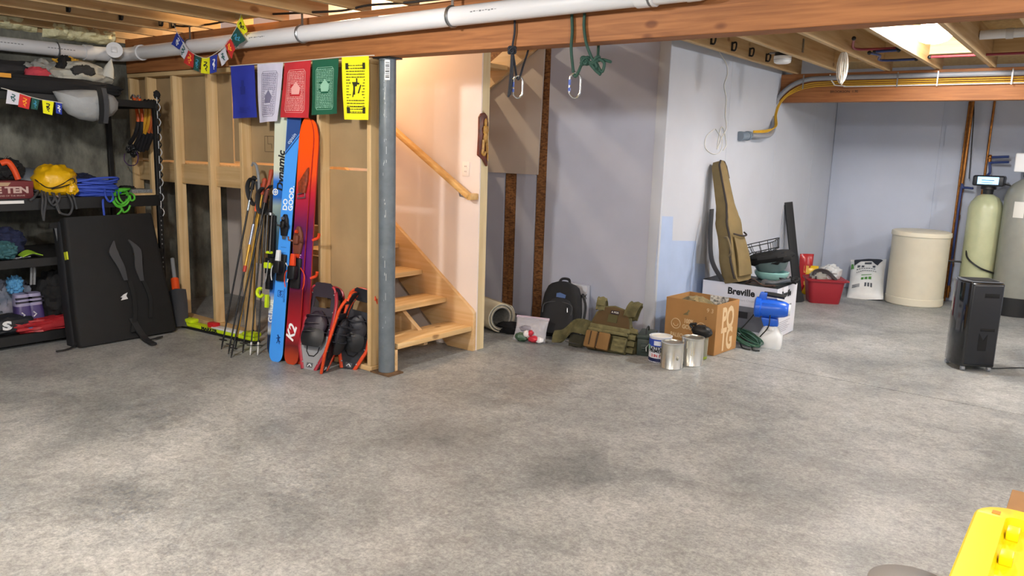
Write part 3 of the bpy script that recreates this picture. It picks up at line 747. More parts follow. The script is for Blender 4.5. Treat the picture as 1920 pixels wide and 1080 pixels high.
MB().box((-.05, -.153, zg+.15), (.02, -.1495, zg+.156)).box((.03, -.153, zg+.15), (.07, -.1495, zg+.156)).build('head_lettering', m_ink, h2)
MB().tube(smooth_path([(.0, 0, zg+.26), (.0, .02, zg+.29), (-.01, .1, zg+.5), (-.0, .16, zg+.9)], 6), .008, 8).build('power_cord', m_black, fg)
MB().sheet(wrap(Rg+.002, math.radians(-118), math.radians(-92), zg-.42, zg-.25), 6, 1, .001).build('paper_label', mat('paper', '#dcdad2', .7), fg)
# ---- copper and blue risers on the far wall
m_cop = mat('copper', '#a86f37', .32, .85, var=.25, vscale=30)
def riser(label, pts, m, r, name='copper_pipe', extra=()):
    t = thing(name, label, 'pipe'); MB().tube(pts, r, 12).build('tube', m, t)
    for z in extra:
        p = pts[0]; MB().tube([(p[0], p[1], z-.03), (p[0], p[1], z+.03)], r*1.35, 12).build('joint', m_cop, t)
    return t
yc = 10.36
def wp_(x, y, yy=yc): return onY(x, y, yy)
x1 = wp_(1818, 240).x
r1 = riser('bright copper riser with a red valve, left of the softener', [(x1, yc, .05), (x1, yc, 2.49)], m_cop, .018, extra=(.45, 1.32, 1.0, .15))
z_ = hz(489, (x1, yc, 0))
MB().bar((x1-.08, yc-.05, z_), (x1+.02, yc-.05, z_+.012), .02, .01).build('valve_handle', mat('valve_red', '#c23a2c', .5), r1)
MB().box((x1-.02, yc-.05, z_-.03), (x1+.02, yc+.0, z_+.03)).build('valve_body', m_brass, r1)
riser('second copper riser just behind the bright one', [(x1-.036, yc+.045, .0), (x1-.036, yc+.045, 2.49)], m_cop, .014)
x2 = wp_(1857, 240).x
riser('thin copper pipe coming down to the blue elbow', [(x2, yc+.06, .01), (x2, yc+.06, 2.49)], m_cop, .013)
x3 = wp_(1802, 365).x; zA = hz(352, (x3, yc, 0))
riser('blue water line down beside the copper riser to the softener', smooth_path([(x3-.0, yc-.04, .2), (x3, yc-.04, zA-.05), (x3+.02, yc-.04, zA), (x3+.12, yc-.06, zA+.0)], 5), m_pex, .013, 'blue_pipe')
for i, (yy, lab) in enumerate(((295, 'upper'), (305, 'lower'))):
    pa = wp_(1857, yy); pb = wp_(1893, yy-1)
    riser(lab+' short blue line from brass elbow to the white filter head', [(pa.x, yc-.03, pa.z), (pb.x, yc-.06, pb.z)], m_pex, .014, 'blue_pipe')
pa = wp_(1856, 300); pb = wp_(1856, 328)
riser('blue drop line from brass elbow behind the softener head', smooth_path([(pa.x, yc-.03, pa.z), (pb.x, yc-.03, pb.z+.03), (pb.x-.01, yc-.08, pb.z-.01), (cs.x+.06, cs.y+.11, vz+.06)], 5), m_pex, .014, 'blue_pipe')
o = thing('pipe_elbow', 'brass elbow joining the blue lines near the filter', 'fitting'); MB().blob((pa.x, yc-.03, pa.z+.03), (.05, .05, .06), 0).tube([(pa.x, yc-.03, pa.z-.02), (pa.x, yc-.03, pa.z+.05)], .02, 10).build('body', m_cop, o)
o = thing('wall_cable', 'thin black cord hanging down the far wall behind the softener', 'cord')
MB().tube(smooth_path([wp_(1826, 190), wp_(1825, 230), wp_(1817, 335)], 6), .006, 6).build('cord', m_black, o)

# ---- salt bag leaning on the far wall
pb0 = flr(1588, 557); pb1 = flr(1655, 566); mid = (pb0+pb1)/2; wd = (pb1-pb0); wd.z = 0; ww = wd.length; xdir = wd.normalized()
top = onY(1632, 487, 10.30)
Mb, Lb = lean(mid, top+Vector((-.02, 0, 0)), xdir)
sb = thing('salt_bag', 'plump white plastic salt bag with dark and green print leaning on the wall', 'bag', M=Mb)
def pillow(w, h, t, seed, n=18):
    def fn(sg):
        def f(u, v):
            x = (u-.5)*w; z = v*h; e = min(1, 6*min(u, 1-u))*min(1, 5*min(v, 1-v))
            bul = (16*u*(1-u)*v*(1-v))**.45
            wr = noise.noise(Vector((u*5, v*6, seed)))*.018*e
            pin = 1-.06*math.sin(math.pi*v)
            return (x*pin, -sg*(t/2*bul*(1+.25*(.5-v))+wr), z)
        return f
    return fn
pf = pillow(ww*1.0, Lb, .17, 2)
MB().sheet(pf(1), 22, 22, .002).sheet(pf(-1), 22, 22, .002).build('sack', mat('sack_white', '#dfe1e0', .42, var=.05, vscale=12), sb)
def decal(fn, polys, off=.003, n=6):
    """flat print that follows a surface fn(u,v): list of uv quads (four corners)"""
    b = MB()
    for q in polys:
        (a, b_, c_, d_) = [Vector((p[0], p[1], 0)) for p in q]
        def g(s, t, a=a, b_=b_, c_=c_, d_=d_):
            p = (a*(1-s)+b_*s)*(1-t)+(d_*(1-s)+c_*s)*t
            return p.x, p.y
        def f(s, t):
            u, v = g(s, t); P = Vector(fn(u, v)); e = .01
            du = Vector(fn(min(u+e, 1), v))-Vector(fn(max(u-e, 0), v)); dv = Vector(fn(u, min(v+e, 1)))-Vector(fn(u, max(v-e, 0)))
            nn = du.cross(dv).normalized()
            return P+nn*off
        b.sheet(f, n, n, .0006)
    return b
def rect(u0, v0, u1, v1): return ((u0, v0), (u1, v0), (u1, v1), (u0, v1))
decal(pf(1), [((.12, .76), (.30, .86), (.16, .95), (.10, .95)), ((.30, .86), (.62, .86), (.86, .95), (.16, .95)), ((.62, .86), (.80, .74), (.92, .92), (.86, .95))], .004).build('dark_print', mat('print_navy', '#1d2430', .6), sb)
decal(pf(1), [rect(.36, .36, .44, .42), rect(.47, .36, .55, .42), rect(.58, .36, .66, .42), ((.02, .70), (.12, .68), (.09, .82), (.03, .84)), rect(.36, .47, .66, .485)], .004).build('green_print', mat('print_green', '#4f8f3c', .6), sb)
dk = [rect(.42, .78, .62, .83), rect(.22, .68, .30, .74), rect(.34, .68, .42, .74), rect(.66, .68, .74, .74)]+[rect(.2+.07*i, .63-.0*i, .25+.07*i, .65) for i in range(8)]+[rect(.12, .20+.02*i, .34, .21+.02*i) for i in range(4)]+[rect(.48+.08*i, .2, .53+.08*i, .29) for i in range(3)]+[rect(.2+.06*i, .56, .24+.06*i, .575) for i in range(10)]
decal(pf(1), dk, .004, 2).build('small_print', mat('print_dark', '#4a5058', .7), sb)

# ---- dehumidifier
A = flr(1757, 681); B = flr(1801, 695); Cc = flr(1862, 698)
xd = (Cc-B).normalized(); yd = Vector((-xd.y, xd.x, 0)); Hd = hz(530, B)+.0
w = (Cc-B).length; dpt = .26
sh = .0
dh = thing('dehumidifier', 'glossy black dehumidifier tower on small castors', 'dehumidifier', M=frame(B, xd, yd, Vector((0, 0, 1))))
m_gloss = mat('gloss_black', '#0c0d10', .12, coat=.5); m_satin = mat('satin_black', '#1a1c22', .38)
base = [(0, 0), (w, 0), (w+.02, dpt), (.0, dpt+.02), (-.03, dpt*.66), (-.035, dpt*.33)]
MB().prism(base, .035, Hd, 'xy').build('housing', m_gloss, dh, bevel=.012, seg=3)
MB().box((.012, -.006, .05), (w-.006, .02, Hd-.012)).build('side_cover', m_satin, dh, bevel=.014, seg=3)
MB().prism([(.012, .012), (w-.01, .012), (w+.008, dpt-.015), (.005, dpt), (-.022, dpt*.6), (-.025, dpt*.33)], Hd, Hd+.008, 'xy').build('top_panel', mat('top_grey', '#5a5d62', .3), dh, bevel=.003)
MB().prism([(.03, .03), (w-.03, .03), (w-.02, dpt-.04), (.02, dpt-.03)], Hd+.008, Hd+.012, 'xy').build('air_grille', m_black, dh)
for z, hh in ((Hd-.115, .035), (Hd*.46, .024)):
    o = MB().box((w*.42, -.0085, z), (w*.86, -.004, z+hh)).build('handle_recess', mat('recess_black', '#050506', .8), dh, bevel=.003)
MB().prism([(w*.40, .17), (w*.66, .17), (w*.66, .30), (w*.55, .25), (w*.40, .31)], -.0085, -.006, 'xz').build('tank_window', mat('recess_black', '#050506', .8), dh)
for x, y in ((.02, .02), (w-.03, .02), (.0, dpt-.03), (w-.02, dpt-.03)):
    MB().tube([(x-.012, y, .018), (x+.012, y, .018)], .018, 14).build('castor', mat('castor_grey', '#8c8f94', .4), dh)
e1 = dh.matrix_world.inverted() @ (flr(1925, 694)+Vector((.5, .35, 0)))
MB().tube(smooth_path([(w-.01, dpt*.4, .06), (w+.03, dpt*.4, .012), (w+.12, dpt*.45, .006), (e1.x*.5, e1.y*.5+.1, .006), (e1.x, e1.y, .006)], 6), .005, 6).build('power_cord', m_black, dh)

# ---- red tub with odds and ends
c = cyl_thing_center(1541, 570, .17); ht = hz(526, c+Vector((.1, -.14, 0)))
tub = thing('red_tub', 'dark red plastic tub full of odds and ends near the white wall', 'tub', c, .45)
m_tub = mat('tub_red', '#98212c', .45)
def rrect(w, d, r, n=5):
    P = []
    for cx, cy, a0 in ((w/2-r, d/2-r, 0), (-w/2+r, d/2-r, 90), (-w/2+r, -d/2+r, 180), (w/2-r, -d/2+r, 270)):
        for i in range(n+1):
            a = math.radians(a0+90*i/n); P.append((cx+r*math.cos(a), cy+r*math.sin(a)))
    return P
def loft(rings):
    """closed rings of equal length -> skin, capped at both ends"""
    b = MB(); n = len(rings[0]); vs = [v for r in rings for v in r]; fs = []
    for i in range(len(rings)-1):
        for j in range(n): fs.append((i*n+j, i*n+(j+1) % n, (i+1)*n+(j+1) % n, (i+1)*n+j))
    fs.append(tuple(range(n-1, -1, -1))); fs.append(tuple((len(rings)-1)*n+j for j in range(n)))
    return b._add(vs, fs)
def rr3(w, d, r, z, n=5): return [(x, y, z) for x, y in rrect(w, d, r, n)]
loft([rr3(.32, .28, .05, 0), rr3(.33, .29, .05, .01), rr3(.40, .35, .06, ht-.015), rr3(.40, .35, .06, ht), rr3(.385, .335, .055, ht), rr3(.34, .30, .05, ht-.06)]).build('body', m_tub, tub)
loft([rr3(.41, .36, .06, ht-.02), rr3(.435, .385, .06, ht-.018), rr3(.44, .39, .06, ht+.002), rr3(.425, .375, .06, ht+.006), rr3(.40, .35, .06, ht-.002)]).build('rim', m_tub, tub)
MB().box((.20, -.07, ht-.03), (.26, .07, ht-.012)).build('grip', m_tub, tub, bevel=.006)
tubM = Matrix.Translation(c) @ Matrix.Rotation(.45, 4, 'Z')
b = MB(tubM).blob((.06, .04, ht+.05), (.24, .22, .2), .18, 4, 3); tag(b.build('plastic_bag', mat('bag_white', '#d5d6d6', .35, trans=.15)), 'crumpled white plastic bag lying in the red tub', 'bag')
b = MB(tubM); 
for i in range(3): b.tube(smooth_path([(-.15+.02*i, -.06-.02*i, ht-.0), (-.12+.01*i, -.05, ht+.09-.012*i), (.0, -.07, ht+.10-.015*i), (.12-.01*i, -.08-.01*i, ht+.0)], 6), .010, 7)
tag(b.build('hose', mat('hose_dark', '#3b3536', .5)), 'dark looped hose lying in the red tub', 'hose')
b = MB(tubM).blob((-.07, -.01, ht+.0), (.2, .18, .16), .15, 3, 6); tag(b.build('cloth_bundle', mat('cloth_grey', '#8f8d86', .8)), 'grey beige cloth bundle under the hose in the red tub', 'cloth')
# ---- snack-like packets standing behind the tub
def packet(label, px, py, ptop, w, m1, m2, yaw, name='foil_packet'):
    p = flr(px, py); h = hz(ptop, p)
    t = thing(name, label, 'packet', p, yaw); f = pillow(w, h, .10, px % 7)
    MB().sheet(f(1), 14, 14, .002).sheet(f(-1), 14, 14, .002).build('pouch', m1, t)
    decal(f(1), [rect(.25, .55, .75, .72), rect(.3, .25, .7, .33)], .004, 3).build('print', m2, t); return t
packet('red packet with yellow print standing beside the black strip', 1506, 551, 476, .17, mat('foil_red', '#b1262b', .3), mat('print_gold', '#d8ab52', .5), .7)
packet('yellow packet leaning behind the red tub', 1515, 552, 498, .18, mat('foil_yellow', '#e2b914', .3), mat('print_red', '#c63528', .5), .4)

# ---- tall black strip leaning on the side wall
p0 = flr(1497, 566); p1 = sidept(1478, 379, .03)
Mk, Lk = lean(p0, p1, (.62, .78, 0))
bs = thing('black_board', 'tall narrow black foam strip leaning against the white side wall', 'board', M=Mk)
MB().box((-.05, -.012, .0), (.05, .012, Lk)).build('strip', mat('strip_black', '#17181b', .7), bs, bevel=.003)
MB().prism([(-.06, 0), (.06, -.0), (.052, .09), (-.05, .16)], -.03, .028).build('foot', mat('strip_black', '#17181b', .7), bs)
MB().tube(smooth_path([(-.05, 0, Lk-.01), (-.09, .0, Lk-.12), (-.13, .0, Lk-.55), (-.15, .0, Lk-.9)], 6), .005, 6).build('cord', mat('cord_grey', '#8f929a', .6), bs)

# ================================================================== BOXES AND THINGS BY THE SIDE WALL
# ---- white appliance box
Bv = flr(1450, 639); Cv = flr(1490, 621); zb = hz(542, Bv); xv = Bv.x; y0, y1 = Bv.y, Cv.y
xl = onY(1318, 528, y0).x
bw = xv-xl; bd = y1-y0
brev = thing('appliance_box', 'big white appliance carton with a black top by the side wall', 'box', (xv, y0, 0))
m_carton = mat('carton_white', '#d9dae2', .55, var=.02)
MB().box((-bw, 0, .003), (0, bd, zb)).build('carton', m_carton, brev, bevel=.003, seg=1)
MB().box((-bw-.001, -.001, zb), (.001, bd+.001, zb+.004)).build('top_print', mat('carton_black', '#1f1f22', .5), brev)
text(brev, 'Breville', .085, front(-bw*.47, -.0008, zb-.075), m_ink, bold=.003)
text(brev, 'the Smart Oven Pro', .034, front(-bw*.40, -.0008, zb-.145), mat('print_pale', '#b9bac4', .6))
text(brev, 'Breville', .085, side(.0008, bd*.45, zb-.075), m_ink, bold=.003)
MB().box((-bw*.53, -.0012, .05), (-bw*.02, -.0002, zb-.20)).build('picture_panel', mat('pic_grey', '#6d7078', .5), brev)
pp = MB().box((-bw*.50, -.002, .16), (-bw*.36, -.0012, zb-.25)); pp.build('picture_window', mat('pic_dark', '#2e3238', .4), brev)
for i in range(3):
    r = MB(); cy = bd*(.30+.20*i); 
    if i < 2: r.lathe([(.045, 0), (.045, .0012)], 22)
    else: r.box((-.035, -.045, 0), (.035, .045, .0012))
    r.v = [Vector((v.z+.0003, v.x*.8+cy, v.y+zb*.52)) for v in r.v]
    r.build('round_icon' if i < 2 else 'square_icon', mat('icon_rust', '#a0583c', .6) if i < 2 else mat('icon_grey', '#77797c', .6), brev)
lines = MB()
for i in range(6): lines.box((.0003, bd*.2, zb*.30-.018*i), (.001, bd*(.75-.08*(i % 3)), zb*.30-.018*i+.005))
lines.build('small_print', mat('print_grey2', '#9a9ca5', .7), brev)
top_z = zb+.004

# ---- guitar gig bag standing on the box against the side wall
gb = onZ(1378, 531, top_z); gt = sidept(1352, 303, .06)
gb = Vector((gb.x-.02, gb.y+.12, top_z))
gt = Vector((gt.x+.01, gb.y+.02, hz(303, (gt.x+.01, gb.y+.02, 0))))
Mg, Lg = lean(gb, gt, (0.12, 1, 0))
gig = thing('guitar_bag', 'tan padded guitar bag leaning upright on the white carton', 'guitar bag', M=Mg)
m_tan2 = mat('gig_tan', '#75643f', .75, var=.12, vscale=9); m_olive = mat('gig_side', '#6f6146', .8, var=.1, vscale=9); m_zip = mat('zip_dark', '#2b2320', .7)
def gw(t):
    K = ((0, .13), (.05, .165), (.18, .175), (.30, .14), (.38, .125), (.48, .135), (.56, .10), (.64, .072), (.8, .066), (.95, .062), (.985, .05), (1, .02))
    for (a, wa), (b, wb) in zip(K, K[1:]):
        if t <= b:
            s = (t-a)/(b-a); s = s*s*(3-2*s); return wa+(wb-wa)*s
    return .02
def ring(t, k=1.0, y0=-.075, y1=.065, top=False):
    w = gw(t)*k; z = t*Lg; P = []
    th = 1-.35*max(0, (t-.5)/.5)
    return [(x, y*th, z) for x, y in ((-w*.92, y1), (-w, y1*.5), (-w, y0*.55), (-w*.9, y0*.9), (-w*.5, y0), (0, y0*1.04), (w*.5, y0), (w*.9, y0*.9), (w, y0*.55), (w, y1*.5), (w*.92, y1), (0, y1))]
loft([ring(i/28) for i in range(29)]).build('body', m_tan2, gig)
for s in (-1,):
    zp_ = [(s*gw(t)*1.0, -.058*(1-.35*max(0, (t-.5)/.5)), t*Lg) for t in [i/30 for i in range(1, 31)]]+[(gw(t), -.058*(1-.35*max(0, (t-.5)/.5)), t*Lg) for t in (.99, .95, .85)]
    MB().tube(zp_, .009, 6).build('zip', m_zip, gig)
pkt = MB().sheet(lambda u, v: ((u-.5)*.24*(1-.25*v), -.10+.02*(2*u-1)**2-.012*math.sin(math.pi*v), .05+v*.36), 10, 10, .02).build('front_pocket', m_tan2, gig)
MB().tube(smooth_path([(-.10, -.09, .44), (-.04, -.135, .41), (.05, -.135, .41), (.10, -.09, .44)], 5), .008, 6).build('pocket_zip', m_zip, gig)
MB().tube(smooth_path([(-.172, -.04, .42), (-.215, -.09, .40), (-.215, -.10, .28), (-.175, -.05, .24)], 6), .010, 8).build('carry_handle', m_olive, gig)
MB().tube(smooth_path([(-.13, .07, .62*Lg), (-.2, .09, .4*Lg), (-.22, .10, .2*Lg), (-.15, .07, .03)], 8), .024, 8, flat=.3).build('shoulder_strap', mat('strap_dark', '#3a3a3c', .8), gig)

# ---- stacked bowls, black cushion and wire basket on the box
bc = onZ(1440, 527, top_z)+Vector((-.02, .14, 0))
bowl = thing('enamel_bowl', 'mint green bowl standing on the white carton', 'bowl', bc)
MB().lathe([(.10, 0), (.13, .012), (.155, .05), (.16, .075), (.152, .078), (.14, .05), (.001, .02)], 40).build('body', mat('bowl_mint', '#9fd2cd', .2), bowl)
MB().lathe([(.101, .001), (.128, .012), (.1405, .028), (.143, .033)], 40).build('base_band', mat('bowl_teal', '#2f6d78', .25), bowl)
bM = Matrix.Translation(bc+Vector((.01, 0, .075))) @ Matrix.Rotation(math.radians(-14), 4, Vector((-.5, .8, 0)).normalized())
b2_ = thing('grey_bowl', 'dark grey green bowl nested on top of the mint bowl', 'bowl', M=bM)
MB().lathe([(.09, .0), (.12, .01), (.15, .06), (.165, .115), (.158, .117), (.14, .06), (.001, .02)], 40).build('body', mat('bowl_grey', '#66797b', .25), b2_)
b = MB(bM).blob((.0, .0, .135), (.42, .34, .12), .12, 4, 4, e=.8); tag(b.build('black_cushion', mat('cloth_black', '#131315', .9)), 'black folded cloth cushion lying on the grey bowl', 'cushion')
wM = bM @ Matrix.Translation((-.07, -.02, .20)) @ Matrix.Rotation(math.radians(-6), 4, 'Y')
wb_ = thing('wire_basket', 'shallow black wire basket on the black cushion', 'basket', M=wM)
mwr = mat('wire_black', '#1b1b1c', .5)
for z in (0, .085): MB().tube([(x*(1+.15*z/.085), y*(1+.15*z/.085), z) for x, y in rrect(.30, .20, .04)], .0045, 6, closed=True).build('rim_wire', mwr, wb_)
P = rrect(.30, .20, .04, 3)
for i in range(len(P)):
    x, y = P[i]; xn, yn = P[(i+1) % len(P)]
    L_ = math.hypot(xn-x, yn-y)
    for k in range(3 if L_ > .05 else 1):
        f = k/3; a, b_ = x+(xn-x)*f, y+(yn-y)*f
        MB().tube([(a, b_, 0), (a*1.15, b_*1.15, .085)], .003, 5).build('wire', mwr, wb_)
for i in range(6): MB().tube([(-.15+.05*i+.025, -.1, 0), (-.15+.05*i+.025, .1, 0)], .0025, 5).build('wire', mwr, wb_)
# ---- oddments along the front of the carton top
def odd(px, py, d, m, label, name, cat, seed, dy=.06, build=None):
    p = onZ(px, py, top_z); p.y += dy
    t = thing(name, label, cat, (p.x, p.y, top_z)); return t
t = odd(1450, 540, 0, 0, 'grey metal clamp lamp lying at the corner of the carton top', 'clamp', 'clamp', 1, .09)
MB().tube(smooth_path([(-.10, 0, .025), (-.03, 0, .03), (.03, .03, .05), (.10, .05, .07)], 5), [.025]*6+[.018]*10, 12).build('arm', mat('clamp_grey', '#6a6f75', .3, .6), t)
MB().tube([(-.11, -.02, .028), (-.11, .02, .028)], .028, 18).build('pivot', m_zinc, t)
t = odd(1475, 536, 0, 0, 'tangle of black straps and buckles on the carton top', 'black_straps', 'straps', 2, .12); rnd = random.Random(4)
for i in range(9):
    P = [(rnd.uniform(-.10, .06), rnd.uniform(-.09, .12), .012+rnd.uniform(0, .05)) for _ in range(4)]
    MB().tube(smooth_path(P, 5), .011, 6, flat=.5).build('strap', mat('cloth_black', '#131315', .9), t)
t = odd(1418, 537, 0, 0, 'brown and black webbing lying along the carton front edge', 'webbing', 'straps', 3, .05)
for i in range(5):
    P = [(-.13+rnd.uniform(0, .05), rnd.uniform(-.02, .05), .010), (-.05, rnd.uniform(-.03, .05), .02+.01*i), (.05, rnd.uniform(-.02, .06), .012), (.12+rnd.uniform(0, .05), rnd.uniform(0, .06), .012)]
    MB().tube(smooth_path(P, 5), .009, 6, flat=.5).build('strap', (mat('strap_brown', '#4a3328', .8), mat('cloth_black', '#131315', .9))[i % 2], t)

# ---- brown open carton with pale lettering
B = flr(1338, 668); Cr = flr(1379, 653); hb = hz(572, B)
xd = (Cr-B); wR = xd.length; xd.normalize(); nd = Vector((-xd.y, xd.x, 0))
Aq = onZ(1246, 557, hb); wL = (Aq-Vector((B.x, B.y, hb))).dot(nd)
wL = max(.3, min(wL, .5))
box = thing('cardboard_carton', 'open brown cardboard carton with big pale letters on its side', 'box', M=frame(B, xd, nd, Vector((0, 0, 1))))
m_card = mat('cardboard', '#ab7f4c', .8, var=.06, vscale=6)
t_ = .005
for nm, a, b in (('carton_side', (0, 0, .003), (wR, t_, hb)), ('carton_side', (0, wL-t_, .003), (wR, wL, hb)), ('carton_side', (0, t_, .003), (t_, wL-t_, hb)), ('carton_side', (wR-t_, t_, .003), (wR, wL-t_, hb)), ('carton_bottom', (t_, t_, .003), (wR-t_, wL-t_, .008))):
    MB().box(a, b).build(nm, m_card, box)
m_pale = mat('card_print', '#d5bb93', .8)
text(box, 'PO', .26, front(wR*.52, -.0006, hb*.66), m_pale, sx=.62, bold=.009)
text(box, 'TG', .26, front(wR*.52, -.0006, hb*.25), m_pale, sx=.60, bold=.009)
LF = Matrix(((0, 0, -1, 0), (-1, 0, 0, 0), (0, 1, 0, 0), (0, 0, 0, 1)))
def left(x, y, z): return Matrix.Translation((x, y, z)) @ LF
for y in (.22, .72):
    r = MB().tube([(-.0008, wL*(1-y)+.042*math.cos(a), hb*.50+.042*math.sin(a)) for a in [2*math.pi*i/24 for i in range(24)]], .0035, 5, closed=True); r.build('ring_icon', m_pale, box)
    r = MB().tube([(-.0008, wL*(1-y)+.022*math.cos(a), hb*.50+.022*math.sin(a)) for a in [math.pi+math.pi*i/12 for i in range(13)]], .003, 5); r.build('smile_icon', m_pale, box)
text(box, '100%\nGOLD', .05, left(-.0006, wL*.53, hb*.52), m_pale, sx=.8, bold=.002)
text(box, 'PALEO', .05, left(-.0006, wL*.75, hb*.27), m_pale, sx=.8, bold=.001)
text(box, '5', .035, left(-.0006, wL*.2, hb*.70), mat('ink_brown', '#4a3420', .8)); text(box, '9 3', .05, left(-.0006, wL*.13, hb*.86), m_pale)
b = MB(box.matrix_world if False else frame(B, xd, nd, Vector((0, 0, 1)))).blob((wR*.38, wL*.55, hb-.10), (wR*.72, wL*.72, .22), .14, 5, 8)
tag(b.build('olive_cloth', mat('cloth_olive', '#847653', .9, var=.25, vscale=14)), 'olive crumpled cloth filling the brown carton', 'cloth')
b = MB(frame(B, xd, nd, Vector((0, 0, 1)))); b.cbox((wR*.78, wL*.30, hb-.03), (.008, .16, .09), Matrix.Rotation(.1, 3, 'Z'))
tag(b.build('paper_card', mat('paper_marked', '#e4e2dc', .7, col2='#5b5b58', vscale=60)), 'small white printed paper card in the brown carton', 'paper')

# ---- blue fogger on a white tank, with green cord
p = flr(1428, 652)
fg2 = thing('electric_fogger', 'blue electric sprayer with a black handle on a white tank', 'sprayer', (p.x+.035, p.y+.09, 0), .25)
m_bl = mat('fog_blue', '#1f5fd0', .3); m_wt = mat('tank_white', '#dcdfe0', .4)
loft([rr3(.19, .17, .04, 0), rr3(.20, .18, .045, .02), rr3(.20, .18, .045, .10), rr3(.15, .14, .04, .15), rr3(.10, .10, .03, .19)]).build('tank', m_wt, fg2)
zc_ = hz(577, (p.x, p.y+.1, 0))
ax = Matrix.Translation((0, 0, zc_)) @ Matrix.Rotation(math.radians(90), 4, 'Y') @ Matrix.Rotation(0, 4, 'X')
MB(ax).lathe([(.02, -.15), (.070, -.15), (.090, -.138), (.090, -.10), (.076, -.092), (.080, -.03), (.076, .05), (.066, .10), (.055, .125), (.05, .13)], 32).build('motor_housing', m_bl, fg2)
MB(ax).lathe([(.05, .13), (.048, .145), (.03, .146), (.001, .13)], 24).build('nozzle', m_wt, fg2)
for a in range(10):
    an = 2*math.pi*a/10; MB().box((-.08, .074*math.cos(an)-.004, zc_+.074*math.sin(an)-.004), (.03, .080*math.cos(an)+.004, zc_+.080*math.sin(an)+.004)).build('rib', m_bl, fg2)
MB().prism([(-.09, zc_-.08), (.05, zc_-.08), (.06, .19), (-.06, .18)], -.045, .045).build('neck', m_bl, fg2, bevel=.01)
MB().prism([(-.13, zc_+.06), (-.06, zc_+.06), (-.05, zc_+.135), (-.11, zc_+.135)], -.025, .025).build('handle_post', m_bl, fg2, bevel=.008)
MB().tube([(-.08, 0, zc_+.122), (.0, 0, zc_+.118), (.09, 0, zc_+.108)], [.020, .022, .020], 14).build('handle', m_black, fg2)
MB().tube([(0, -.055, .16), (0, -.055, .19)], .03, 16).build('tank_cap', m_wt, fg2)
# green cord
p = flr(1404, 652)
gc = thing('green_cord', 'coil of dark green extension cord beside the sprayer', 'cord', (p.x-.03, p.y+.03, 0)); rnd = random.Random(8); mg = mat('cord_green', '#1d4a37', .5)
for i in range(14):
    w = rnd.uniform(.10, .145); h = rnd.uniform(.03, .06); o = rnd.uniform(-.02, .02); tl = rnd.uniform(.3, .8)
    MB().tube([(w*math.cos(a)+o, h*math.sin(a)-.02+o, .085+.055*math.sin(a+.6)*tl-.06*math.cos(a)+o*.6) for a in [2*math.pi*k/20 for k in range(20)]], .0055, 6, closed=True).build('loop', mg, gc)
mb2 = mat('cord_black', '#101412', .5)
for P in ([(.0, -.02, .06), (.06, -.05, .02), (.1, -.12, .008), (.15, -.10, .008)], [(-.05, -.03, .03), (.0, -.1, .008), (.08, -.13, .008)], [(.1, .02, .10), (.17, .0, .2), (.17, .02, .3)], [(-.08, 0, .12), (-.02, .06, .22), (.04, .1, .33)]):
    MB().tube(smooth_path(P, 6), .0055, 6).build('tail', mb2, gc)
p = flr(1390, 645); b = MB().cbox((p.x, p.y+.10, .04), (.08, .14, .074)); tag(b.build('tool_case', mat('case_dark', '#2d2024', .6), bevel=.01), 'small dark case on the floor behind the green cord', 'case')

# ================================================================== THINGS ALONG THE MIDDLE WALL
m_tin = mat('tin', '#d6d5cd', .24, .82)
m_tin_in = mat('tin_dull', '#a3a196', .35, .9)
def can(label, px, py, ptop, R=.084, lid=False):
    c = cyl_thing_center(px, py, R); front_pt = flr(px, py); h = hz(ptop, c)
    t = thing('paint_can', label, 'can', c)
    return t, c, h
t, c, h = can('bare shiny paint can standing in front of the others', 1258, 694, 641)
def can_body(t, h, R, m, lidm):
    MB().lathe([(R-.002, 0), (R+.002, .002), (R+.002, .008), (R, .011), (R, h-.012), (R+.003, h-.009), (R+.004, h), (R-.006, h+.002), (R-.009, h-.008), (.001, h-.009)], 44).build('body', m, t)
    MB().lathe([(.001, h-.006), (R-.018, h-.006), (R-.016, h-.001), (R-.011, h-.001), (R-.010, h-.007)], 40).build('lid', lidm, t)
can_body(t, h, .084, m_tin, m_tin_in)
for a in (math.radians(200), math.radians(-35)):
    x, y = .085*math.cos(a), .085*math.sin(a); MB().blob((x, y, h*.45), (.018, .018, .03), 0).build('handle_ear', m_tin_in, t)
t, c2, h2 = can('bare shiny paint can with dribbles, beside the brown carton', 1296, 688, 632)
can_body(t, h2, .086, m_tin, m_tin_in)
drb = mat('dribble', '#cdc9b8', .4)
for a, z0, z1 in ((-120, .03, h2-.02), (-70, .09, h2-.02), (-95, .14, h2-.02)):
    x, y = .087*math.cos(math.radians(a)), .087*math.sin(math.radians(a)); MB().tube([(x, y, z0), (x*1.01, y*1.01, z0+.02), (x, y, z1)], [.006, .005, .003], 6).build('dribble', drb, t)
t, c3, h3 = can('paint can with a blue and white printed label', 1236, 681, 629)
can_body(t, h3, .087, mat('label_white', '#cfd2da', .4), mat('lid_white', '#d8d6cc', .4))
w0 = math.radians(-170); w1 = math.radians(-10)
MB().sheet(wrap(.0885, w0, w1, h3-.075, h3-.018), 16, 2, .001).build('label_band', mat('label_blue', '#2b49a8', .4), t)
MB().sheet(wrap(.0885, w0, w1, .0, .035), 16, 2, .001).build('label_band', mat('label_navy', '#16204d', .4), t)
MB().sheet(wrap(.0892, math.radians(-98), math.radians(-62), h3-.065, h3-.03), 6, 1, .001).build('label_box', mat('label_pale', '#d6dbe8', .4), t)
def can_text(t, s, size, R, ang, z, m):
    o = text(t, s, size, Matrix(), m, bold=.001)
    for v in o.data.vertices:
        a = ang+v.co.x/R; r = R+v.co.z; v.co = (r*math.cos(a), r*math.sin(a), z+v.co.y)
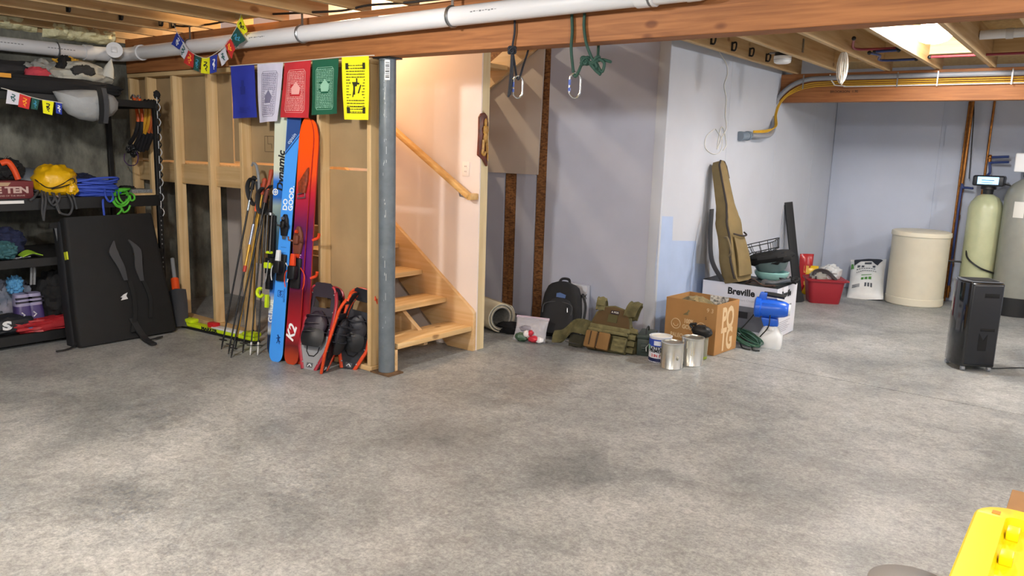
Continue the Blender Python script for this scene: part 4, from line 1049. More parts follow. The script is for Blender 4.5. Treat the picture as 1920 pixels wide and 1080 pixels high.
can_text(t, 'LATEX', .036, .0892, math.radians(-88), h3*.56, m_ink); can_text(t, 'PRIMER', .036, .0892, math.radians(-88), h3*.45, m_ink)
can_text(t, '2 IN 1', .030, .0892, math.radians(-86), h3*.27, mat('label_red', '#c8433f', .5))
MB().sheet(wrap(.0892, math.radians(-150), math.radians(-125), h3*.48, h3*.66), 4, 2, .001).build('label_leaf', mat('label_mint', '#8fc0a6', .5), t)
MB().tube([(-.088, -.02, h3*.62), (-.11, -.03, h3*.45), (-.10, -.04, h3*.3)], .003, 6).build('wire_handle', m_zinc, t)
# ---- black paint-gun part lying behind the second can
p = c2+Vector((-.02, .20, 0)); zz = hz(608, p)
t = thing('spray_gun', 'black handheld sprayer with a clear cup behind the paint can', 'spray gun', (p.x, p.y, 0))
MB().lathe([(.05, 0), (.055, .01), (.058, zz*.62)], 24).build('cup', mat('cup_clear', '#a9a892', .3, trans=.3), t)
MB().blob((.0, 0, zz*.80), (.17, .10, .10), .1, 3, 3).tube(smooth_path([(-.06, 0, zz*.8), (-.10, 0, zz*.93), (-.05, 0, zz*.98)], 5), .012, 8).build('body', mat('gun_black', '#0d0d0e', .5), t)
MB().lathe([(.056, .01), (.056, .03)], 24).build('base_ring', mat('ring_lime', '#8a9a2c', .5), t)
# ---- ammunition can
p = flr(1190, 666); q = flr(1213, 676)
am = thing('ammo_can', 'dark green steel ammunition can beside the labelled paint can', 'ammo can', (p.x+.012, p.y+.005, 0), .35)
ha = hz(628, p); m_gr = mat('ammo_green', '#2c3730', .5, var=.1)
MB().box((0, 0, 0), (.125, .27, ha-.03)).build('body', m_gr, am, bevel=.008)
MB().box((-.004, -.004, ha-.03), (.129, .274, ha)).build('lid', m_gr, am, bevel=.006)
MB().box((.03, -.012, ha*.2), (.095, -.001, ha*.6)).build('latch_panel', m_gr, am, bevel=.004)
MB().tube([(.045, -.014, ha*.4), (.08, -.014, ha*.4)], .012, 12).build('embossed_ring', m_gr, am)
MB().tube(smooth_path([(.0625, .05, ha), (.0625, .07, ha+.035), (.0625, .14, ha+.045), (.0625, .20, ha+.035), (.0625, .22, ha)], 5), .006, 8).build('carry_handle', mat('handle_dark', '#1d211f', .6), am)

# ---- tactical vest sitting against the wall
m_cam = mat('camo', '#615b3a', .85, col2='#423e22', vscale=16); m_cam2 = mat('camo_light', '#736c48', .85, col2='#565132', vscale=20); m_brn = mat('velcro_brown', '#4f3d22', .9); m_coy = mat('coyote', '#7a5a30', .85, var=.1)
pv = flr(1136, 660); ct = Vector((pv.x, pv.y, 0)); hv = hz(580, pv)
Mv, Lv = lean(ct, Vector((ct.x-.02, ct.y+.16, hv)), (.96, .28, 0))
vest = thing('tactical_vest', 'camouflage tactical vest with brown pouches sitting against the wall', 'vest', M=Mv)
wv = .17
prof = [(-wv, 0), (wv, 0), (wv, Lv*.60), (wv*.86, Lv*.80), (wv*.55, Lv*.95), (0, Lv), (-wv*.55, Lv*.95), (-wv*.86, Lv*.80), (-wv, Lv*.60)]
MB().prism(prof, -.03, .05).build('front_panel', m_cam, vest, bevel=.012)
MB().prism([(-wv*.92, Lv*.54), (wv*.92, Lv*.54), (wv*.9, Lv*.64), (wv*.76, Lv*.80), (wv*.48, Lv*.92), (0, Lv*.965), (-wv*.48, Lv*.92), (-wv*.76, Lv*.80), (-wv*.9, Lv*.64)], -.038, -.028).build('velcro_field', m_brn, vest, bevel=.003)
MB().box((-.035, -.043, Lv*.62), (.045, -.036, Lv*.79)).build('patch', mat('patch_olive', '#4a4628', .9), vest)
o = MB().box((-.02, -.044, Lv*.80), (.05, -.037, Lv*.88)).build('name_tape', mat('tape_dark', '#231a22', .9), vest)
text(o, 'A POS', .022, front(.015, -.0445, Lv*.84), mat('tape_white', '#e6e4dc', .8))
MB().box((-wv*1.0, -.05, Lv*.44), (wv*1.0, -.025, Lv*.54)).build('top_flap', m_cam2, vest, bevel=.006)
for i in range(2): 
    pk = MB().box((-wv*1.04+.105*i, -.10, .0), (-wv*1.04+.10+.105*i, -.03, Lv*.36)).build('brown_pouch', m_coy, vest, bevel=.012)
MB().box((-wv*1.0, -.085, Lv*.36), (wv*.95, -.03, Lv*.43)).build('pouch_flap', m_cam2, vest, bevel=.008)
pk = MB().box((.05, -.085, .005), (wv*.95, -.03, Lv*.34)).build('camo_pouch', m_cam2, vest, bevel=.012)
for i in range(3): MB().box((.052, -.089, .03+.04*i), (wv*.94, -.084, .05+.04*i)).build('webbing_row', m_cam, pk)
for i in range(2): MB().box((-.005+.06*i-.13, -.104, .02), (.004+.06*i-.13, -.099, Lv*.34)).build('strap', mat('strap_brown2', '#3c2b17', .9), vest)
# shoulder straps looping back
def arch(xc, w, y0, y1, z0, h, tilt):
    return lambda u, v: (xc+tilt*math.sin(math.pi*u)+(v-.5)*w, (y0+y1)/2-(y1-y0)/2*math.cos(math.pi*u)*1.0, z0+h*math.sin(math.pi*u)**.6+.006*math.sin(9*v+6*u))
MB().sheet(arch(-.115, .075, -.035, .075, Lv*.84, .115, -.015), 16, 5, .022).build('shoulder_strap', m_cam2, vest)
MB().sheet(arch(.135, .095, -.035, .085, Lv*.80, .135, .03), 16, 5, .024).build('shoulder_strap', m_cam, vest)
MB().box((-.155, -.058, Lv*.93), (-.085, -.03, Lv*1.06)).build('strap_buckle', m_cam2, vest, bevel=.006)
# side wings
def wing(P, h0, h1, t=.016):
    Q = smooth_path(P, 6); n = len(Q)-1
    def f(u, v):
        p = Q[min(n, int(round(u*n)))]; hh = h0+(h1-h0)*u
        return (p.x, p.y+.02*math.sin(v*5+u*9)*.5, p.z+hh*v)
    return MB().sheet(f, n, 6, t)
wing([(-wv, .0, .10), (-.26, -.02, .11), (-.33, .0, .10), (-.40, .03, .02), (-.48, .02, .0)], .13, .10).build('side_wing', m_cam, vest)
wing([(-wv, .03, .02), (-.26, .04, .0), (-.34, .05, .0)], .12, .10).build('side_wing_lining', mat('lining_dark', '#2f2d20', .9), vest)
wing([(wv, .0, .02), (.21, .03, .015), (.25, .09, .01)], .22, .18, .02).build('side_wing', m_cam2, vest)
for i in range(4): MB().box((wv-.01, -.04, .02+.055*i), (wv+.055, .01, .06+.055*i)).build('webbing_row', m_cam2, vest, bevel=.006)
MB().tube(smooth_path([(-.22, -.06, .01), (-.28, -.09, .008), (-.33, -.10, .012)], 5), .010, 6, flat=.4).build('loose_strap', m_black, vest)

# ---- black backpack with a blue patch
pk = flr(1036, 633); hk = hz(531, pk+Vector((0, .12, 0)))
Mp, Lp = lean(Vector((pk.x, pk.y+.10, 0)), Vector((pk.x-.03, pk.y+.20, hk)), (.95, .31, 0))
bp_ = thing('black_backpack', 'black backpack with a blue patch standing against the wall', 'backpack', M=Mp)
m_bp = mat('pack_black', '#121214', .85, var=.15, vscale=20); m_bp2 = mat('pack_dark', '#19191c', .8)
def br(t, w0, d):
    K = ((0, .92), (.06, 1.0), (.45, 1.0), (.75, .90), (.9, .74), (.97, .52), (1, .2))
    for (a, wa), (b, wb) in zip(K, K[1:]):
        if t <= b: s = (t-a)/(b-a); k = wa+(wb-wa)*s; break
    return [(x*k, y*(.6+.4*k), t*Lp) for x, y in rrect(w0, d, .07, 4)]
loft([br(i/20, .355, .22) for i in range(21)]).build('main_body', m_bp, bp_)
loft([[(x*.78, y*.45-.13*(1-.35*(i/12)), z*.66+.02) for x, y, z in br(i/12, .355, .20)] for i in range(13)]).build('front_pocket', m_bp2, bp_)
MB().prism([(-.03, Lp*.70), (.05, Lp*.69), (.055, Lp*.75), (.0, Lp*.785), (-.03, Lp*.77)], -.118, -.112).build('patch', mat('patch_blue', '#48618f', .8), bp_)
MB().tube(smooth_path([(-.13, -.155, Lp*.40), (-.12, -.14, Lp*.56), (0, -.125, Lp*.62), (.12, -.14, Lp*.56), (.13, -.155, Lp*.40)], 6), .005, 6).build('zip', mat('zip_grey', '#2c2c30', .5), bp_)
MB().tube([(.09, -.155, Lp*.52), (.095, -.16, Lp*.44)], .004, 6).build('zip_pull', m_zinc, bp_)
MB().tube(smooth_path([(-.05, .0, Lp*.97), (-.03, .02, Lp*1.05), (.03, .02, Lp*1.05), (.05, .0, Lp*.97)], 5), .012, 8).build('grab_handle', m_bp2, bp_)
MB().tube(smooth_path([(.165, .03, Lp*.8), (.20, .05, Lp*.6), (.20, .03, Lp*.3), (.17, .0, Lp*.05)], 5), .022, 8, flat=.4).build('side_strap', m_bp2, bp_)
# ---- white carton lid behind the backpack
pq = onY(1070, 590, YW-.035); hh = hz(526, pq)
wc = thing('printed_carton', 'thin white printed carton behind the black backpack', 'box', (onY(1040, 580, YW-.1).x, YW-.09, 0))
MB().box((0, 0, 0), (.335, .06, hh-.02)).build('carton', mat('carton_white2', '#d0d2da', .6), wc, bevel=.003)
text(wc, 'method', .05, front(.1, -.0008, hh-.055), m_ink); text(wc, 'XX', .06, front(.30, -.0008, hh*.72), m_ink)
# ---- clear zip bag with christmas coloured oddments
pz_ = flr(984, 642)
zb_ = thing('zip_bag', 'clear zip bag with red, green and white oddments in front of the backpack', 'bag', (pz_.x, pz_.y+.06, 0), .25)
m_clear = mat('clear_film', '#e8e4ea', .15, alpha=.28)
fz = pillow(.30, .21, .14, 9)
Mz = Matrix.Rotation(math.radians(-22), 4, 'X')
b = MB(Mz); b.sheet(fz(1), 16, 12, .001).sheet(fz(-1), 16, 12, .001); b.build('film', m_clear, zb_)
MB(Mz).box((-.15, -.006, .195), (.15, .006, .215)).build('zip_strip', mat('zip_lilac', '#b7a0b0', .35), zb_)
t0 = Matrix.Translation(Vector((pz_.x, pz_.y+.06, 0))) @ Matrix.Rotation(.25, 4, 'Z')
for i, (x, y, z, d, cx_, lab) in enumerate(((.06, -.045, .035, (.10, .06, .06), '#c02a3a', 'red crumpled ribbon in the clear zip bag'), (.11, -.04, .03, (.08, .06, .05), '#e8e6e6', 'white crumpled ribbon in the clear zip bag'), (.0, -.05, .075, (.07, .06, .06), '#e6dfdf', 'white bauble in the upper part of the clear zip bag'), (.03, -.05, .085, (.05, .05, .05), '#bb2c3c', 'small red bauble in the clear zip bag'), (-.05, -.04, .04, (.13, .08, .075), '#3e5a44', 'green tangled garland in the clear zip bag'), (-.02, -.02, .11, (.12, .05, .06), '#8d8790', 'grey crumpled foil near the top of the clear zip bag'))):
    tag(MB(t0).blob((x, y, z), d, .18, 6, i, 16, 10).build('oddment', mat('odd%d' % i, cx_, .4)), lab, 'oddment', 'oddments in the clear zip bag')
# ---- small black pouch
p = flr(945, 627); b = MB(Matrix.Translation(p+Vector((0, .1, 0))) @ Matrix.Rotation(.2, 4, 'Z')).blob((0, 0, .035), (.30, .16, .12), .18, 3, 5, flatbase=-.034)
tag(b.build('black_pouch', mat('cloth_black', '#131315', .9)), 'small flat black pouch between carpet roll and zip bag', 'pouch')
# ---- rolled carpet
pc = flr(917, 629); R0 = .14
cr = thing('carpet_roll', 'loosely rolled carpet offcut, cream outside and grey inside, behind the stair wall', 'carpet', M=frame((pc.x, pc.y+.16, 0), (-.93, .36, 0), (-.36, -.93, 0), (0, 0, 1)))
sp = []
for i in range(60):
    a = i/59*2.35*2*math.pi; r = R0-.022*a/(2*math.pi)*1.0; sp.append((r*math.cos(a+2.4)*1.05, R0+r*math.sin(a+2.4)))
sp = [(.30-.0*i, .006) for i in range(1)]+[(.14, .004)]+sp if False else sp
def roll(off): 
    def f(u, v):
        k = u*59; i = min(58, int(k)); s = k-i; y = sp[i][0]*(1-s)+sp[i+1][0]*s; z = sp[i][1]*(1-s)+sp[i+1][1]*s
        dy, dz = sp[min(59, i+1)][0]-sp[i][0], sp[min(59, i+1)][1]-sp[i][1]; L_ = math.hypot(dy, dz) or 1
        return (v*.52-.02*math.sin(u*3), y+dz/L_*off, max(.003, z-dy/L_*off))
    return f
MB().sheet(roll(0), 70, 4, .006).build('backing', mat('carpet_cream', '#ded4b6', .9, var=.06), cr)
MB().sheet(roll(-.008), 70, 4, .012).build('pile', mat('carpet_grey', '#8d8a83', 1, var=.2, vscale=60), cr)

# ---- cords with carabiners over the main beam
m_cordk = mat('cord_slate', '#1d2029', .7); m_cordg = mat('cord_teal', '#24463b', .7); m_alu = mat('aluminium', '#c9ccd0', .25, .9); m_gate = mat('gate_blue', '#2a4ea8', .35)
def carabiner(label, px, py, Y, h, w, rz):
    p = onY(px, py, Y); t = thing('carabiner', label, 'carabiner', p, rz)
    P = [(w/2*math.cos(a) if abs(math.sin(a)) > 2 else w/2*math.copysign(min(1, abs(math.cos(a))*1.25), math.cos(a)), 0, h/2*math.sin(a)) for a in [2*math.pi*i/28 for i in range(28)]]
    MB().tube(P, .0055, 8, closed=True).build('body', m_alu, t)
    MB().tube([(-w/2, 0, h*.22), (-w/2, 0, .0)], .0075, 10).build('gate_sleeve', m_gate, t)
    MB().tube([(-w/2, 0, -.012), (-w/2, 0, -h*.24)], .0075, 10).build('gate_sleeve', m_gate, t)
    return t
YR = 3.672
carabiner('silver carabiner with a blue gate on the dark cord', 971, 163, 3.70, .125, .055, .6)
carabiner('silver carabiner with a blue gate on the green cord', 1078, 160, 3.70, .135, .06, .6)
def cord(label, paths, m, r, knots, name='knotted_rope'):
    t = thing(name, label, 'cord')
    for P in paths: MB().tube(smooth_path(P, 6), r, 8).build('strand', m, t)
    for k in knots:
        b = MB(); rnd = random.Random(k[0])
        for i in range(3):
            a0 = rnd.uniform(0, 6)
            b = MB(); b.tube([Vector(k[1])+Vector((.016*math.cos(a+a0), .012*math.sin(a*1.0), .018*math.sin(a+i))) for a in [2*math.pi*j/14 for j in range(14)]], r*1.1, 7, closed=True); b.build('knot', m, t)
    return t
O = lambda x, y, Y=YR: onY(x, y, Y)
cord('dark slate cord looped over the beam with two loose ends', [[O(965, 38), O(965, 60), O(962, 80), O(960, 95, 3.665)], [O(960, 95, 3.665), O(958, 130, 3.665), O(955, 165, 3.665), O(953, 182, 3.665)], [O(961, 97, 3.665), O(961, 130, 3.665), O(958, 165, 3.665), O(956, 178, 3.665)], [O(961, 95, 3.665), O(965, 120, 3.68), O(969, 145, 3.70), O(974, 146, 3.70), O(982, 120, 3.76), O(990, 95, 3.85), O(992, 80, 3.85)]], m_cordk, .0065, [(1, O(960, 94, 3.665))])
cord('dark green rope looped over the beam and knotted at its ends', [[O(1072, 25), O(1073, 60), O(1071, 90), O(1074, 125, 3.69), O(1077, 142, 3.70), O(1082, 140, 3.70), O(1090, 122, 3.69), O(1097, 112, 3.68)], [O(1096, 25), O(1095, 50), O(1099, 80), O(1108, 105, 3.69), O(1114, 118, 3.69), O(1097, 114, 3.68)], [O(1122, 85, 3.85), O(1121, 105, 3.80), O(1117, 115, 3.75), O(1130, 112, 3.72), O(1145, 116, 3.70)], [O(1117, 115, 3.70), O(1128, 135, 3.70), O(1133, 118, 3.70), O(1122, 110, 3.70)], [O(1100, 112, 3.68), O(1115, 130, 3.69), O(1126, 140, 3.69)]], m_cordg, .0085, [(1, O(1097, 114, 3.68)), (2, O(1117, 113, 3.70)), (3, O(1116, 124, 3.70))])

# ================================================================== SKIS, POLES, SNOWSHOES BY THE STUD WALL
def ski_outline(L, w0, ww, wt, tip=.16, tail=.08, n=26):
    R = []
    zs = [tail*(1-math.cos(math.pi/2*k/7)) for k in range(7)]+[tail+(L-tip-tail)*k/14 for k in range(14)]+[L-tip+tip*math.sin(math.pi/2*k/8) for k in range(9)]
    for i in range(len(zs)):
        z = zs[i]; t = z/L
        wmid = w0+(ww-w0)*math.sin(math.pi*min(1, t*1.08))*-1 if False else None
        base = w0*(1-t)+wt*t; wst = base-(base-ww)*math.sin(math.pi*t)
        k = 1.0
        if z < tail: k = math.sqrt(max(0.0, 1-(1-z/tail)**2))*.7+.3
        if z > L-tip: k = math.sqrt(max(0.0, 1-((z-(L-tip))/tip)**2))
        R.append((wst/2*max(k, .03), z))
    return R
def ski(name, label, p0, p1, L, w, mats, tip=.16, group=None, rocker=.004, wd=(1, 0, 0), th=.012):
    M, d = lean(p0, p1, wd); t = thing(name, label, 'ski', M=M, group=group)
    O = ski_outline(L, w*1.02, w*.86, w*1.08, tip)
    def yc(z): return -max(0, (z-(L-.22))/.22)**2*rocker*2
    b = MB(); n = len(O); vs = []; fs = []
    for (h, z) in O:
        y = yc(z); vs += [(-h, y-th/2, z), (h, y-th/2, z), (h, y+th/2, z), (-h, y+th/2, z)]
    for i in range(n-1):
        a = 4*i; c = a+4
        fs.append((a, a+1, c+1, c))
    b.mi = 0; b._add(vs, fs); k = 4*n
    fs2 = [(0, 3, 2, 1), (4*n-4, 4*n-3, 4*n-2, 4*n-1)]
    for i in range(n-1):
        a = 4*i; c = a+4; fs2 += [(a+1, a+2, c+2, c+1), (a+2, a+3, c+3, c+2), (a+3, a, c, c+3)]
    b.mi = 1; b._add(vs, fs2)
    b.build('ski_body', mats, t)
    return t
m_edge = mat('ski_edge', '#14161a', .4)
m_bblk = mat('binding_black', '#131418', .4)
def toe(t, z, m=m_bblk, acc=m_zinc, s=1.0):
    b = MB(); b.prism([(-.03*s, z-.10*s), (.03*s, z-.10*s), (.043*s, z-.02*s), (.035*s, z+.05*s), (.012, z+.10*s), (-.012, z+.10*s), (-.035*s, z+.05*s), (-.043*s, z-.02*s)], -.03, -.006)
    o = b.build('toe_binding', m, t, bevel=.006)
    MB().box((-.022*s, -.055, z-.03*s), (.022*s, -.028, z+.035*s)).build('toe_housing', m, o, bevel=.008)
    for sgn in (-1, 1): MB().tube([(sgn*.03*s, -.035, z-.01*s), (sgn*.06*s, -.05, z-.005*s), (sgn*.062*s, -.055, z+.02*s)], .007, 7).build('toe_wing', m, o)
    MB().tube([(-.008, -.045, z+.06*s), (.008, -.045, z+.06*s)], .012, 10).build('screw', acc, o)
    MB().prism([(-.012, z-.13*s), (.012, z-.13*s), (.018, z-.10*s), (-.018, z-.10*s)], -.02, -.006).build('toe_tab', acc, o)
def heel(t, z, m=m_bblk, acc=m_zinc, s=1.0):
    b = MB().box((-.038*s, -.03, z-.10*s), (.038*s, -.006, z+.10*s)); o = b.build('heel_binding', m, t, bevel=.006)
    MB().box((-.03*s, -.085, z-.04*s), (.03*s, -.028, z+.05*s)).build('heel_tower', m, o, bevel=.012)
    MB().prism([(-.02*s, z+.05*s), (.02*s, z+.05*s), (.014*s, z+.13*s), (-.014*s, z+.13*s)], -.075, -.05).build('heel_lever', acc, o, bevel=.004)
    for sgn in (-1, 1): MB().tube(smooth_path([(sgn*.035*s, -.02, z+.04*s), (sgn*.075*s, -.03, z+.0), (sgn*.08*s, -.03, z-.06*s), (sgn*.07*s, -.03, z-.10*s)], 4), .004, 6).build('brake_arm', acc, o)

# --- blue skis
p0 = flr(517, 678)+Vector((0, .0, 0)); p1 = onY(553, 215, 3.645)
D1 = (p1-p0).length; L1 = D1+.26
blue_face = ramp_mat('ski_blue_print', 2, ((0, '#3f97f5'), (L1-.34, '#4a9df7'), (L1-.335, '#4a9df7'), (L1, '#4a9df7')), .35, coat=.3)
WDX = (.97, .25, 0)
s1 = ski('ski', 'bright blue ski with DO GOOD lettering, front of its pair', p0, p1, L1, .126, [blue_face, m_edge], group='skis leaning on the stud wall', wd=WDX)
# printed dark tip panel (diagonal) and lettering, flat print
fr = lambda x, z, y=-.0066: front(x, y, z)
UPR = Matrix.Rotation(math.radians(90), 4, 'Z')
MB().prism([(-.056, D1-.275), (.060, D1-.135), (.060, D1+.10), (-.060, D1+.10)], -.0070, -.0062).build('tip_print', mat('ski_navy', '#2f4f8f', .35), s1)
MB().prism([(-.056, D1-.30), (.060, D1-.16), (.060, D1-.15), (-.056, D1-.285)], -.0071, -.0062).build('tip_stripe', mat('ski_navy2', '#27457f', .35), s1)
text(s1, 'opsin', .045, fr(-.006, D1-.175, -.0073) @ Matrix.Rotation(math.radians(50), 4, 'Z'), mat('ski_pale', '#cfe0f5', .4))
zDG = hz(396, p0+Vector((0, .1, 0)))+.01
mwht = mat('ski_white', '#f1f4f6', .4)
text(s1, 'DO', .055, fr(-.018, zDG) @ UPR, mwht, bold=.0015, align='LEFT'); text(s1, 'GOOD.', .055, fr(.032, zDG) @ UPR, mwht, bold=.0015, align='LEFT')
zt1 = hz(412, p0+Vector((0, .1, 0))); zh1 = hz(502, p0+Vector((0, .05, 0)))
toe(s1, zt1-.035, s=.8); heel(s1, zh1, acc=mat('lever_white', '#d6dade', .4), s=1.0)
for zz_ in (.03, .02, .0): MB().box((-.03, -.0068, zt1-.20-zz_*2), (.02, -.0062, zt1-.197-zz_*2)).build('fine_print', mat('ski_blueink', '#1d5fae', .4), s1)
zS = hz(552, p0)
bl = mat('ski_logo', '#123f86', .4)
lg = thing if False else None
P = [(-.022, zS-.022), (.022, zS-.022), (.022, zS+.022), (-.022, zS+.022)]
MB().tube([(x, -.0064, z) for x, z in P], .003, 4, closed=True).build('logo_frame', bl, s1); text(s1, 'S', .045, fr(0, zS), bl, bold=.002)
text(s1, 'salomon', .03, fr(.034, zS-.01) @ UPR, bl)
zM = hz(636, p0); em = MB()
for (x0, z0, x1, z1, w_) in ((0, -.012, .003, .02, .016), (.0, .018, -.008, .032, .012), (0, -.005, .02, -.022, .007), (-.002, -.012, -.012, -.032, .007), (.004, -.012, .014, -.036, .006), (.0, .01, .018, .014, .006), (-.002, .01, -.018, .004, .006)):
    em.bar((x0+.012, -.0066, z0+zM), (x1+.012, -.0066, z1+zM), w_, .0008, (0, 1, 0))
em.build('emblem', bl, s1)
s1b = ski('ski', 'second blue ski of the pair, mostly hidden behind the first', p0+Vector((.012, .055, 0)), p1+Vector((.012, .03, 0)), L1, .126, [m_edge, m_edge], group='skis leaning on the stud wall', wd=WDX)
# --- pale touring skis behind on the left
p0w = flr(509, 671)+Vector((-.045, .05, 0)); p0w.z = 0; p1w = onY(529, 195, 3.665)
L2 = (p1w-p0w).length+.10
wmat = ramp_mat('ski_pale_print', 2, ((0, '#16233d'), (.17, '#1a2b4a'), (.20, '#c9ced0'), (.28, '#2a62b8'), (.42, '#d8dcdc'), (.50, '#2b6fd0'), (.60, '#1d3550'), (.95, '#3f5d70'), (1.16, '#8fa5a5'), (1.22, '#2166c0'), (1.34, '#2b77d8'), (1.42, '#cfd6c4'), (1.50, '#cfd6c4'), (L2-.02, '#d3dac6')), .35, .03, 14, coat=.3)
s2 = ski('ski', 'pale green and dark blue touring ski on the left of the blue pair', p0w, p1w, L2, .118, [wmat, m_edge], group='skis leaning on the stud wall', wd=WDX)
text(s2, 'Dynamic', .085, fr(.018, 1.40) @ UPR, m_ink, bold=.003, shear=.25)
text(s2, 'GUIDE', .06, fr(-.032, .34) @ UPR, mwht, bold=.002)
MB().tube([(.022*math.cos(a)-.03, -.0068, 1.245+.022*math.sin(a)) for a in [2*math.pi*i/20 for i in range(20)]], .004, 5, closed=True).box((-.045, -.0072, 1.241), (-.015, -.0062, 1.249)).box((-.034, -.0072, 1.23), (-.026, -.0062, 1.26)).build('logo', mwht, s2)
m_lime = mat('binding_lime', '#c7e01e', .4)
zb_w = hz(490, p0w)
for (x0, x1, z0, z1, d, m) in ((-.062, -.005, zb_w+.02, zb_w+.34, .035, m_bblk), (-.062, -.002, zb_w-.10, zb_w+.02, .06, m_bblk), (-.066, -.002, zb_w-.06, zb_w-.015, .07, m_lime), (-.06, -.01, zb_w+.05, zb_w+.07, .06, m_lime), (-.062, -.02, zb_w-.22, zb_w-.10, .05, m_bblk)):
    MB().box((x0, -d, z0), (x1, -.006, z1)).build('binding_block', m, s2, bevel=.006)
for x in (-.058, -.018): MB().tube([(x, -.06, zb_w+.06), (x+.004, -.055, zb_w+.34)], .005, 7).build('frame_rail', m_zinc, s2)
MB().tube(smooth_path([(-.02, -.07, zb_w+.0), (-.03, -.08, zb_w-.14), (-.07, -.07, zb_w-.22)], 5), .004, 6).build('leash', mat('leash_grey', '#8b8f96', .5), s2)
b = MB(); b.tube([(-.105+.028*math.cos(a), -.05, zb_w-.25+.032*math.sin(a)) for a in [math.pi*.3+1.6*math.pi*i/14 for i in range(15)]], .013, 8); b.build('lime_hook', m_lime, s2)
MB().box((-.055, -.06, zb_w-.36), (-.03, -.03, zb_w-.26)).build('lime_clip', m_lime, s2, bevel=.005)
MB().lathe([(.02, 0), (.02, .02)], 10).build('heel_riser', m_zinc, s2).location = (-.03, -.05, zb_w+.34)
# --- red and purple skis on the right
p0r = flr(546, 683); p1r = onY(578, 220, 3.65)
L3 = (p1r-p0r).length
rmat = ramp_mat('ski_red_print', 2, ((0, '#b8401a'), (.10, '#9c3418'), (.16, '#5e1416'), (.28, '#b01c2a'), (.40, '#8d1722'), (.55, '#5a1228'), (.68, '#5a1a66'), (.85, '#5c1c6e'), (1.02, '#571a52'), (1.14, '#8a1c46'), (1.28, '#b32236'), (1.42, '#e8501a'), (1.60, '#f2540f'), (L3, '#f2560f')), .3, .05, 12, coat=.4)
red_e = mat('ski_red_edge', '#b8322c', .35)
s3 = ski('ski', 'red and purple ski with an orange tip, front of its pair', p0r, p1r, L3, .128, [rmat, red_e], tip=.20, group='skis leaning on the stud wall', wd=WDX)
text(s3, 'K2', .10, fr(-.012, hz(626, p0r)) @ Matrix.Rotation(math.radians(75), 4, 'Z'), mwht, bold=.003, shear=.3)
m_or = mat('binding_orange', '#d8441c', .4)
toe(s3, hz(444, p0r+Vector((0, .1, 0)))-.02, mat('binding_brown', '#6d3a2a', .45), m_or, s=1.0)
heel(s3, hz(512, p0r+Vector((0, .06, 0))), m_bblk, m_or, s=1.1)
zc_ = hz(337, p0r+Vector((0, .16, 0)))
cl_ = MB().prism([(-.02, zc_-.09), (.035, zc_-.09), (.05, zc_+.0), (.05, zc_+.10), (.02, zc_+.06), (-.03, zc_-.02)], -.03, -.006); cl_.build('skin_clip', mat('clip_rust', '#8a3a1c', .5, var=.4, vscale=40), s3, bevel=.006)
MB().tube([(-.03, -.02, zc_-.10), (.03, -.02, zc_-.08), (.035, -.02, zc_-.12), (-.03, -.02, zc_-.13)], .006, 6, closed=True).build('buckle', m_zinc, s3)
text(s3, 'K2', .05, fr(.0, hz(474, p0r+Vector((0, .08, 0)))), mwht); MB().box((-.02, -.0068, hz(482, p0r+Vector((0, .08, 0)))), (.02, -.0062, hz(481, p0r+Vector((0, .08, 0))))).build('fine_print', mwht, s3)
s3b = ski('ski', 'second red ski of the pair, its edge showing on the right', p0r+Vector((.05, .045, 0)), p1r+Vector((.03, .02, 0)), L3-.02, .128, [rmat, red_e], tip=.20, group='skis leaning on the stud wall', wd=WDX)
for (py, m) in ((444, m_or), (515, m_or)):
    z = hz(py, p0r+Vector((.03, .1, 0))); MB().tube(smooth_path([(.05, .0, z-.02), (.09, .01, z), (.105, .0, z+.03)], 4), .011, 8).build('brake_arm', m, s3b)

# --- poles
def pole(label, tip, top, m, grip, gl=.11, basket=True, tipm=None, r=.0075, Yt=3.655):
    p0 = flr(*tip); p1 = onY(*top, Yt); M, L = lean(p0, p1); t = thing('ski_pole', label, 'ski pole', M=M, group='poles leaning on the stud wall')
    MB().tube([(0, 0, .06), (0, 0, L-gl*.8)], [r*.8, r*1.1], 10).build('shaft', m, t)
    MB().tube([(0, 0, 0), (0, 0, .03), (0, 0, .10)], [.003, .006, r], 8).build('tip', tipm or m_black, t)
    if grip: MB().tube([(0, 0, L-gl), (0, 0, L-gl*.95), (0, 0, L-gl*.5), (0, 0, L-.012), (0, 0, L)], [.013, .016, .014, .020, .012], 12).build('grip', grip, t)
    if basket: 
        MB().tube([(.030*math.cos(a), .030*math.sin(a), .075) for a in [2*math.pi*i/16 for i in range(16)]], .0035, 6, closed=True).build('basket', m_black, t)
        MB().box((-.03, -.003, .073), (.03, .003, .078)).box((-.003, -.03, .073), (.003, .03, .078)).build('basket_spokes', m_black, t)
    return t, L
m_pk = mat('pole_black', '#17181b', .35); m_gro = mat('grip_orange', '#a8462c', .6); m_grk = mat('grip_black', '#1c1d1f', .7); m_gold = mat('pole_gold', '#c79a3c', .35, .4)
t, L = pole('black pole with its tip farthest to the left', (415, 655), (477, 330), m_pk, m_grk)
MB().tube([(0, 0, L*.80), (0, 0, L*.86)], .0105, 10).build('section_lock', mat('pole_silver', '#a9b4bd', .3, .7), t)
t, L = pole('black pole with a red ring, second tip from the left', (428, 664), (490, 345), m_pk, mat('grip_orange2', '#d5562b', .55), .22)
MB().tube([(0, 0, L*.48), (0, 0, L*.515)], .014, 10).build('section_lock', mat('lock_red', '#b93a2a', .5), t)
MB().tube([(0, 0, L*.64), (0, 0, L*.76)], .011, 10).build('silver_section', mat('pole_steelblue', '#9aa7c2', .3, .6), t)
MB().tube([(0, 0, L*.50), (0, 0, L*.64)], .0108, 10).build('gold_section', m_gold, t)
